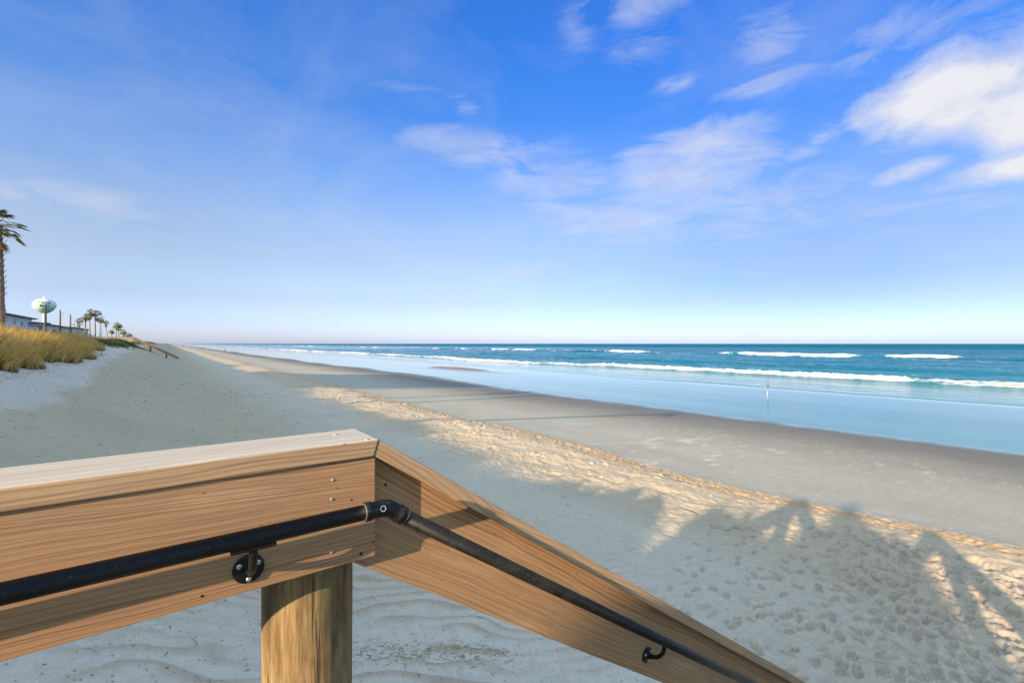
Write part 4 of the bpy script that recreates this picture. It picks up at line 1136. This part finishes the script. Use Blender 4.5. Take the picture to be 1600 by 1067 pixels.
# ------------------------------------------------------------------ WATER TOWER
def water_tower():
    x, y, d_ = row(69.5, -80.0)
    z0 = 4.3
    t = empty('water_tower', (x, y, z0)); tag(t, 'white and aqua water tower with town name lettered on its bulbous tank', 'water tower')
    zc = EYE + (537 - 476.5) / 711 * d_ - z0
    a = 13.7 / 711 * d_; up = 10.2 / 711 * d_
    prof = []
    for k in range(13):                                  # upper dome
        q = k / 12 * math.pi / 2; prof.append((a * math.sin(q), zc + up * math.cos(q)))
    for k in range(1, 15):                               # belly tapering into the stem
        q = k / 14
        prof.append((a * (1 - .83 * q**1.45), zc - up * 1.32 * (.55 * q + .45 * (1 - (1 - q)**2.2))))
    tm, nt, p = new_mat('tower_paint')
    tc = nd(nt, 'ShaderNodeTexCoord').outputs['Object']
    sp = nd(nt, 'ShaderNodeSeparateXYZ'); nt.links.new(tc, sp.inputs[0])
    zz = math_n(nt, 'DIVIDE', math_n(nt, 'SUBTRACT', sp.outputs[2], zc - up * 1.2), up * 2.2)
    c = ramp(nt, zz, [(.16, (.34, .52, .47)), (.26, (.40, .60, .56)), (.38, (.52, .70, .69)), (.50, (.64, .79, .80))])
    nt.links.new(c, p.inputs['Base Color']); setin(p, Roughness=.45)
    MB().lathe(prof, 56).build('tank', tm, t, smooth=True)
    zb = prof[-1][1]
    MB().lathe([(a * .32, -1), (a * .30, .8), (a * .20, zb * .16), (a * .165, zb * .3), (a * .165, zb + .3)], 32).build('pedestal', M['wallw'], t, smooth=True)
    v = MB().lathe([(0.9, 0), (.9, .9), (.3, 1.3), (0, 1.3)], 12, (0, 0, zc + up - .1)); v.build('roof_vent', M['wallw'], t)
    # lettering wrapped round the tank
    ink = plain('dark_lettering', (.02, .03, .05), .6)
    face = math.atan2(-y, -x)
    for txt, zz, sz in (('FLAGLER', zc + 1.42, 2.55), ('BEACH', zc - .98, 2.45)):
        cu = bpy.data.curves.new('lettering', 'FONT'); cu.body = txt; cu.align_x = 'CENTER'; cu.align_y = 'CENTER'; cu.size = sz; cu.space_character = 1.12; cu.resolution_u = 3; cu.offset = .035
        tmp = bpy.data.objects.new('lettering', cu); col.objects.link(tmp)
        dg = bpy.context.evaluated_depsgraph_get(); me = bpy.data.meshes.new_from_object(tmp.evaluated_get(dg))
        bpy.data.objects.remove(tmp)
        bm = bmesh.new(); bm.from_mesh(me)
        bmesh.ops.subdivide_edges(bm, edges=[e for e in bm.edges if e.calc_length() > 1.2], cuts=2)
        zs = [p[1] for p in prof]; rs_ = [p[0] for p in prof]
        for vv in bm.verts:
            z = zz + vv.co.y
            r = float(np.interp(-z, [-q for q in zs], rs_)) + .10
            an = face + (vv.co.x * .70) / a
            vv.co = (r * math.cos(an), r * math.sin(an), z)
        ex = bmesh.ops.extrude_face_region(bm, geom=list(bm.faces))
        for vv in [g for g in ex['geom'] if isinstance(g, bmesh.types.BMVert)]:
            q = math.hypot(vv.co.x, vv.co.y); vv.co.x *= (q - .12) / q; vv.co.y *= (q - .12) / q
        bm.to_mesh(me); bm.free(); me.materials.clear(); me.materials.append(ink); me.name = 'lettering'
        o = bpy.data.objects.new('lettering', me); col.objects.link(o); o.parent = t
water_tower()

# ------------------------------------------------------------------ POLES
M['polew'] = plain('pole_wood', (.13, .105, .085), .9, .25, 2)
M['poled'] = plain('pole_dark', (.05, .065, .06), .8, .2, 2)
M['porc'] = plain('porcelain', (.25, .24, .24), .4)
for px, ty, r, m, lab, ins in ((71, 477, .19, 'poled', 'tall dark utility pole standing in front of the water tower', False),
                               (94, 485, .16, 'polew', 'brown utility pole with two insulators, middle one of the three', True),
                               (110, 492, .16, 'polew', 'thin grey utility pole nearest the small windblown palm', False)):
    x, y, d_ = row(px, -19.0); z = H(x, y)
    t = empty('utility_pole', (x, y, z)); tag(t, lab, 'utility pole', 'utility poles beside the beach road')
    h = EYE + (537 - ty) / 711 * d_ - z
    MB().tube([(0, 0, -.5), (0, 0, h * .5), (0, 0, h)], [r * 1.15, r, r * .8], 12).build('pole', M[m], t, smooth=True)
    MB().tube([(0, 0, h), (0, 0, h + .35)], [.03, .02], 8).build('cap_pin', M['porc'], t)
    if ins:
        for dz in (-.6, -1.3):
            i_ = MB().tube([(.0, -.0, h + dz), (.42, -.28, h + dz)], .025, 6).build('bracket_arm', M['poled'], t)
            MB().lathe([(0, -.1), (.07, -.1), (.10, -.03), (.07, .02), (.09, .06), (.03, .12), (0, .12)], 12, (.45, -.30, h + dz)).build('insulator', M['porc'], i_)
x, y, d_ = row(158.5, -20)
t = empty('flag_pole', (x, y, H(x, y))); tag(t, 'thin bare pole standing just right of the tall palm clump', 'pole')
h = EYE + (537 - 511) / 711 * d_ - H(x, y)
MB().tube([(0, 0, -.3), (0, 0, h)], [.08, .05], 8).build('pole', M['poled'], t); MB().lathe([(0, -.1), (.09, 0), (0, .1)], 10, (0, 0, h)).build('finial', M['porc'], t)

# ------------------------------------------------------------------ FISHING ROD
bx, by = 46.2, 20.3
bz = H(bx, by)
t = empty('rod_holder', (bx, by, bz)); tag(t, 'white sand-spike rod holder standing in the wet sand', 'rod holder')
M['pvc'] = plain('white_pvc', (.80, .80, .78), .4, .04)
M['rod'] = plain('rod_blank', (.04, .035, .04), .3, .2)
MB().lathe([(.017, -.3), (.017, .40), (.022, .42), (.022, .50), (.016, .50), (.016, .2)], 16).build('tube', M['pvc'], t, smooth=False)
MB().box((-.11, -.015, .10), (.11, .015, .13)).build('foot_bar', M['pvc'], t, bevel=.003)
t = empty('fishing_rod', (bx, by, bz + .30)); tag(t, 'dark fishing rod propped upright in the white holder at the water edge', 'fishing rod'); t.rotation_euler = (.03, .06, 0)
MB().tube([(0, 0, 0), (0, 0, .5), (0, 0, 1.0), (.015, -.01, 1.55)], [.022, .020, .015, .008], 10).build('blank', M['rod'], t, smooth=True)
rl = MB().tube([(0, -.02, .55), (0, -.11, .55)], .045, 14); rl.tube([(0, -.065, .55), (.09, -.065, .52)], .01, 6)
rl.build('reel', M['rod'], t)
g = MB()
for z in (.85, 1.15, 1.4): g.tube([(0, -.01, z), (0, -.05, z + .015), (0, -.01, z + .03)], .004, 6)
g.build('line_guide', M['steel'], t)

# ------------------------------------------------------------------ DISTANT PEOPLE
SKIN = plain('skin', (.42, .26, .18), .6)
def person(x, y, label, shirt, pants, heading, stride=.22, h=1.72, z=None):
    z = H(x, y) if z is None else z
    t = empty('person', (x, y, z), heading); tag(t, label, 'person', 'people on the far beach')
    s = h / 1.72
    J = dict(pel=(0, 0, .93), wai=(.01, 0, 1.08), che=(.02, 0, 1.30), nec=(.03, 0, 1.46), hea=(.05, 0, 1.58), cro=(.045, 0, 1.70),
             hl=(0, .09, .88), kl=(stride * .6, .09, .49), al=(stride * .7, .09, .09), tl=(stride * .7 + .15, .09, .03),
             hr=(0, -.09, .88), kr=(-stride * .2, -.09, .49), ar=(-stride * 1.1, -.09, .11), tr=(-stride * 1.1 + .14, -.09, .03),
             sl=(.02, .18, 1.40), el=(-.06, .23, 1.13), wl=(.06, .23, .90), fl=(.09, .22, .80),
             sr=(.02, -.18, 1.40), er=(.0, -.23, 1.13), wr=(.14, -.22, .92), fr=(.18, -.21, .83))
    rad = dict(pel=.145, wai=.125, che=.15, nec=.06, hea=.095, cro=.07, hl=.095, kl=.065, al=.045, tl=.035, hr=.095, kr=.065, ar=.045, tr=.035,
               sl=.065, el=.045, wl=.033, fl=.03, sr=.065, er=.045, wr=.033, fr=.03)
    E_ = [('pel', 'wai'), ('wai', 'che'), ('che', 'nec'), ('nec', 'hea'), ('hea', 'cro'), ('pel', 'hl'), ('hl', 'kl'), ('kl', 'al'), ('al', 'tl'), ('pel', 'hr'), ('hr', 'kr'), ('kr', 'ar'), ('ar', 'tr'),
          ('che', 'sl'), ('sl', 'el'), ('el', 'wl'), ('wl', 'fl'), ('che', 'sr'), ('sr', 'er'), ('er', 'wr'), ('wr', 'fr')]
    def skin_part(name, keys, grow, mat, par):
        ks = [k for k in J if k in keys]; ix = {k: i for i, k in enumerate(ks)}
        me = bpy.data.meshes.new(name); me.from_pydata([tuple(c * s for c in J[k]) for k in ks], [(ix[a], ix[b]) for a, b in E_ if a in ix and b in ix], [])
        o = bpy.data.objects.new(name, me); col.objects.link(o); o.parent = par
        md = o.modifiers.new('skin', 'SKIN'); md.use_smooth_shade = True
        for i, k in enumerate(ks): me.skin_vertices[0].data[i].radius = (rad[k] * s * grow,) * 2
        me.skin_vertices[0].data[0].use_root = True
        o.modifiers.new('sub', 'SUBSURF').levels = 1
        me.materials.append(mat)
        return o
    body = skin_part('body', set(J), 1.0, SKIN, t)
    skin_part('shirt', {'pel', 'wai', 'che', 'sl', 'el', 'sr', 'er'}, 1.16, shirt, t)
    skin_part('trousers', {'pel', 'hl', 'kl', 'hr', 'kr', 'al', 'ar'}, 1.18, pants, t)
    hr_ = MB().lathe([(0, .10), (.06, .085), (.095, .03), (.10, -.02), (.09, -.06)], 14, (.03 * s, 0, 1.64 * s)); hr_.build('hair', M['rod'], t, smooth=True)
    return t
dk = plain('dark_cloth', (.03, .04, .06), .8); bl = plain('blue_cloth', (.05, .09, .16), .8); rd = plain('tan_cloth', (.22, .17, .13), .8)
def beach_at(px, py, zg):
    u = (px - 800) / 711.0; d = (EYE - zg) * 711.0 / (py - 537)
    return (F2[0] + R2[0] * u) * d, (F2[1] + R2[1] * u) * d
for px, py, sh, pa, hd, lab in ((327.5, 550.0, bl, dk, 1.2, 'person in dark blue on the far wet sand, left of the pair by the water'),
                                (352, 550.2, dk, dk, 2.0, 'person in black on the far wet sand, right of the pair by the water'),
                                (275, 545.4, dk, bl, .5, 'tiny person farthest left on the distant beach beyond the stairs'),
                                (286, 545.2, rd, dk, 1.9, 'tiny person in tan on the distant beach, between the stairs and the pair')):
    x, y = beach_at(px, py, .3)
    person(x, y, lab, sh, pa, hd, z=max(H(x, y), .02))

# ------------------------------------------------------------------ SKY, SUN, CAMERA
def dir_of(px, py):
    u = (px - 800) / 711.0; v = (537 - py) / 711.0
    az = R(HEAD) + math.atan(u); el = math.atan2(v, math.hypot(1, u))
    return az, el
world = bpy.data.worlds.new('World'); scene.world = world; world.use_nodes = True
nt = world.node_tree; bg = nt.nodes['Background']
sky = nd(nt, 'ShaderNodeTexSky', sky_type='NISHITA'); sky.sun_disc = False
sky.sun_elevation = SUN_EL; sky.sun_rotation = math.atan2(-math.cos(SUN_AZ), -math.sin(SUN_AZ)) % (2 * math.pi)
sky.altitude = 0; sky.air_density = 1.0; sky.dust_density = .6; sky.ozone_density = 1.6
tc = nd(nt, 'ShaderNodeTexCoord').outputs['Generated']
sp = nd(nt, 'ShaderNodeSeparateXYZ'); nt.links.new(tc, sp.inputs[0])
el = math_n(nt, 'ARCSINE', sp.outputs[2]); az = math_n(nt, 'ARCTAN2', sp.outputs[0], sp.outputs[1])
# air colour: deeper blue overhead, milky at the horizon (atmosphere of this clear evening)
grade = ramp(nt, math_n(nt, 'DIVIDE', el, R(60), clamp=True), [(0.0, (.92, 1.12, 2.05)), (.03, (.88, 1.02, 1.72)), (.083, (.84, .84, 1.14)), (.158, (.97, .88, 1.02)), (.23, (1.02, .97, 1.14)), (.318, (.80, .96, 1.33)), (.43, (.36, .80, 1.46)), (.49, (.31, .79, 1.52)), (.56, (.26, .77, 1.60)), (.70, (.26, .74, 1.56)), (1.0, (.55, .80, 1.25))])
adot = nd(nt, 'ShaderNodeVectorMath', operation='DOT_PRODUCT'); nt.links.new(tc, adot.inputs[0]); adot.inputs[1].default_value = (math.cos(SUN_AZ), math.sin(SUN_AZ), 0)
grade = mix_c(nt, 1.0, grade, mix_c(nt, ramp(nt, el, [(.0, (.75,)*3), (.12, (0,)*3)]), ramp(nt, adot.outputs['Value'], [(.0, (1,)*3), (.45, (1,)*3), (.75, (.86, .87, .93)), (.9, (.66, .74, .83)), (1.0, (.45, .54, .67))]), (.82, .80, .87)), 'MULTIPLY')
skc = mix_c(nt, 1.0, sky.outputs[0], grade, 'MULTIPLY')
# clouds: patches at fixed compass bearings, broken up by noise
prj = nd(nt, 'ShaderNodeCombineXYZ')
zc_ = math_n(nt, 'ADD', math_n(nt, 'MAXIMUM', sp.outputs[2], 0), .10)
nt.links.new(math_n(nt, 'DIVIDE', sp.outputs[0], zc_), prj.inputs[0]); nt.links.new(math_n(nt, 'DIVIDE', sp.outputs[1], zc_), prj.inputs[1])
def wrap(a): return a
def blob(px, py, rx, ry, s, rot=0):
    a0, e0 = dir_of(px, py)
    ax, _ = dir_of(px + rx, py); _, ey = dir_of(px, py - ry)
    ra = abs(ax - a0); re = abs(ey - e0)
    da = math_n(nt, 'SUBTRACT', az, a0); de = math_n(nt, 'SUBTRACT', el, e0)
    c, sn = math.cos(rot), math.sin(rot)
    p = math_n(nt, 'DIVIDE', math_n(nt, 'ADD', math_n(nt, 'MULTIPLY', da, c), math_n(nt, 'MULTIPLY', de, sn)), ra)
    q = math_n(nt, 'DIVIDE', math_n(nt, 'SUBTRACT', math_n(nt, 'MULTIPLY', de, c), math_n(nt, 'MULTIPLY', da, sn)), re)
    r2 = math_n(nt, 'ADD', math_n(nt, 'MULTIPLY', p, p), math_n(nt, 'MULTIPLY', q, q))
    return math_n(nt, 'MULTIPLY', math_n(nt, 'SUBTRACT', 1.0, math_n(nt, 'SQRT', r2), clamp=True), s)
def union(bs):
    o = bs[0]
    for b in bs[1:]: o = math_n(nt, 'MAXIMUM', o, b)
    return o
dirv = mapping(nt, tc, (1, 1, 1.7))
nA = noise(nt, dirv, 8.0, 9, .62, .3); nB = noise(nt, mapping(nt, tc, (5.5, 5.5, 21)), 1.0, 9, .66, .9)
nC = noise(nt, dirv, 2.6, 6, .6, .5)
puff = union([blob(1500, 142, 270, 120, 1.3, .12), blob(1610, 160, 240, 125, 1.4), blob(1385, 172, 130, 55, .9), blob(1610, 252, 330, 40, 1.0, .10), blob(1430, 265, 130, 30, .85, .15), blob(1285, 212, 80, 30, .6)])
wisp = union([blob(1000, 8, 110, 50, .75), blob(905, 35, 55, 85, .52, -.6), blob(728, 167, 50, 30, .6), blob(1205, 80, 110, 120, .6), blob(1205, 122, 150, 36, .72, .1), blob(1050, 132, 80, 26, .5), blob(1010, 75, 110, 50, .5), blob(1255, 243, 60, 30, .6), blob(1060, 275, 220, 95, 1.3, .15), blob(1085, 232, 180, 55, 1.15, .1), blob(880, 285, 170, 55, .9, -.05), blob(960, 340, 240, 70, .85, -.15), blob(1180, 320, 330, 90, .62), blob(760, 235, 220, 50, .65, -.08),
              blob(140, 318, 330, 55, .48, -.05), blob(640, 138, 110, 18, .28), blob(1420, 60, 400, 90, .5), blob(1450, 340, 500, 80, .5), blob(250, 355, 260, 40, .32, -.1), blob(180, 260, 300, 60, .25, .3), blob(820, 428, 130, 30, .45)])
dP = math_n(nt, 'ADD', math_n(nt, 'MULTIPLY', puff, 1.0), math_n(nt, 'MULTIPLY', math_n(nt, 'SUBTRACT', nA, .5), 1.9))
aP = ramp(nt, dP, [(.18, (0,)*3), (.46, (.42,)*3), (.95, (.93,)*3)])
aP = math_n(nt, 'MULTIPLY', aP, ramp(nt, puff, [(.0, (0,)*3), (.42, (1,)*3)]))
dW = math_n(nt, 'ADD', math_n(nt, 'MULTIPLY', wisp, .9), math_n(nt, 'MULTIPLY', math_n(nt, 'SUBTRACT', nB, .5), 2.1))
aW = math_n(nt, 'MULTIPLY', ramp(nt, dW, [(.12, (0,)*3), (.50, (.5,)*3), (1.0, (.97,)*3)]), ramp(nt, wisp, [(.0, (0,)*3), (.4, (1,)*3)]))
veil = math_n(nt, 'MULTIPLY', ramp(nt, nC, [(.42, (0,)*3), (.75, (1,)*3)]), .22)
alpha = math_n(nt, 'MAXIMUM', math_n(nt, 'MAXIMUM', aP, math_n(nt, 'MULTIPLY', aW, .62)), veil)
CLOUD = 4.5
FILL_SKY = (4.4, 5.65, 6.0)
shade = ramp(nt, math_n(nt, 'ADD', nA, math_n(nt, 'MULTIPLY', puff, .15)), [(.38, (CLOUD * .70, CLOUD * .74, CLOUD * .88)), (.72, (CLOUD, CLOUD * .985, CLOUD))])
# bright sheet added overhead and behind, out of view, to fill the shade
fdot = nd(nt, 'ShaderNodeVectorMath', operation='DOT_PRODUCT'); nt.links.new(tc, fdot.inputs[0]); fdot.inputs[1].default_value = (-.80, -.60, 0)
over = math_n(nt, 'MAXIMUM', ramp(nt, sp.outputs[2], [(.66, (0,)*3), (.80, (1,)*3)]), ramp(nt, fdot.outputs['Value'], [(.05, (0,)*3), (.35, (1,)*3)]))
over = math_n(nt, 'MULTIPLY', over, ramp(nt, nC, [(.25, (.7,)*3), (.6, (.97,)*3)]))
full = mix_c(nt, over, mix_c(nt, alpha, skc, shade), FILL_SKY)
nt.links.new(full, bg.inputs['Color'])
bg.inputs['Strength'].default_value = .10

sl_ = bpy.data.lights.new('sun', 'SUN'); sl_.energy = 5.0; sl_.angle = R(.53); sl_.color = (1.0, .74, .47)
so = bpy.data.objects.new('sun', sl_); col.objects.link(so)
dv = Vector((math.cos(SUN_AZ) * math.cos(SUN_EL), math.sin(SUN_AZ) * math.cos(SUN_EL), -math.sin(SUN_EL)))
so.rotation_euler = dv.to_track_quat('-Z', 'Y').to_euler(); so.location = (-20, -5, 20)

cam = bpy.data.cameras.new('camera'); co = bpy.data.objects.new('camera', cam); col.objects.link(co)
cam.sensor_width = 36; cam.lens = 711 / 1600 * 36; cam.shift_y = 3.5 / 1600
cam.clip_start = .02; cam.clip_end = 60000
co.location = (0, 0, EYE); co.rotation_euler = (R(90), 0, -R(HEAD))
scene.camera = co
scene.view_settings.view_transform = 'Standard'; scene.view_settings.look = 'None'
scene.view_settings.exposure = 1.0; scene.view_settings.gamma = 1
scene.cycles.max_bounces = 6
scene.cycles.use_denoising = True
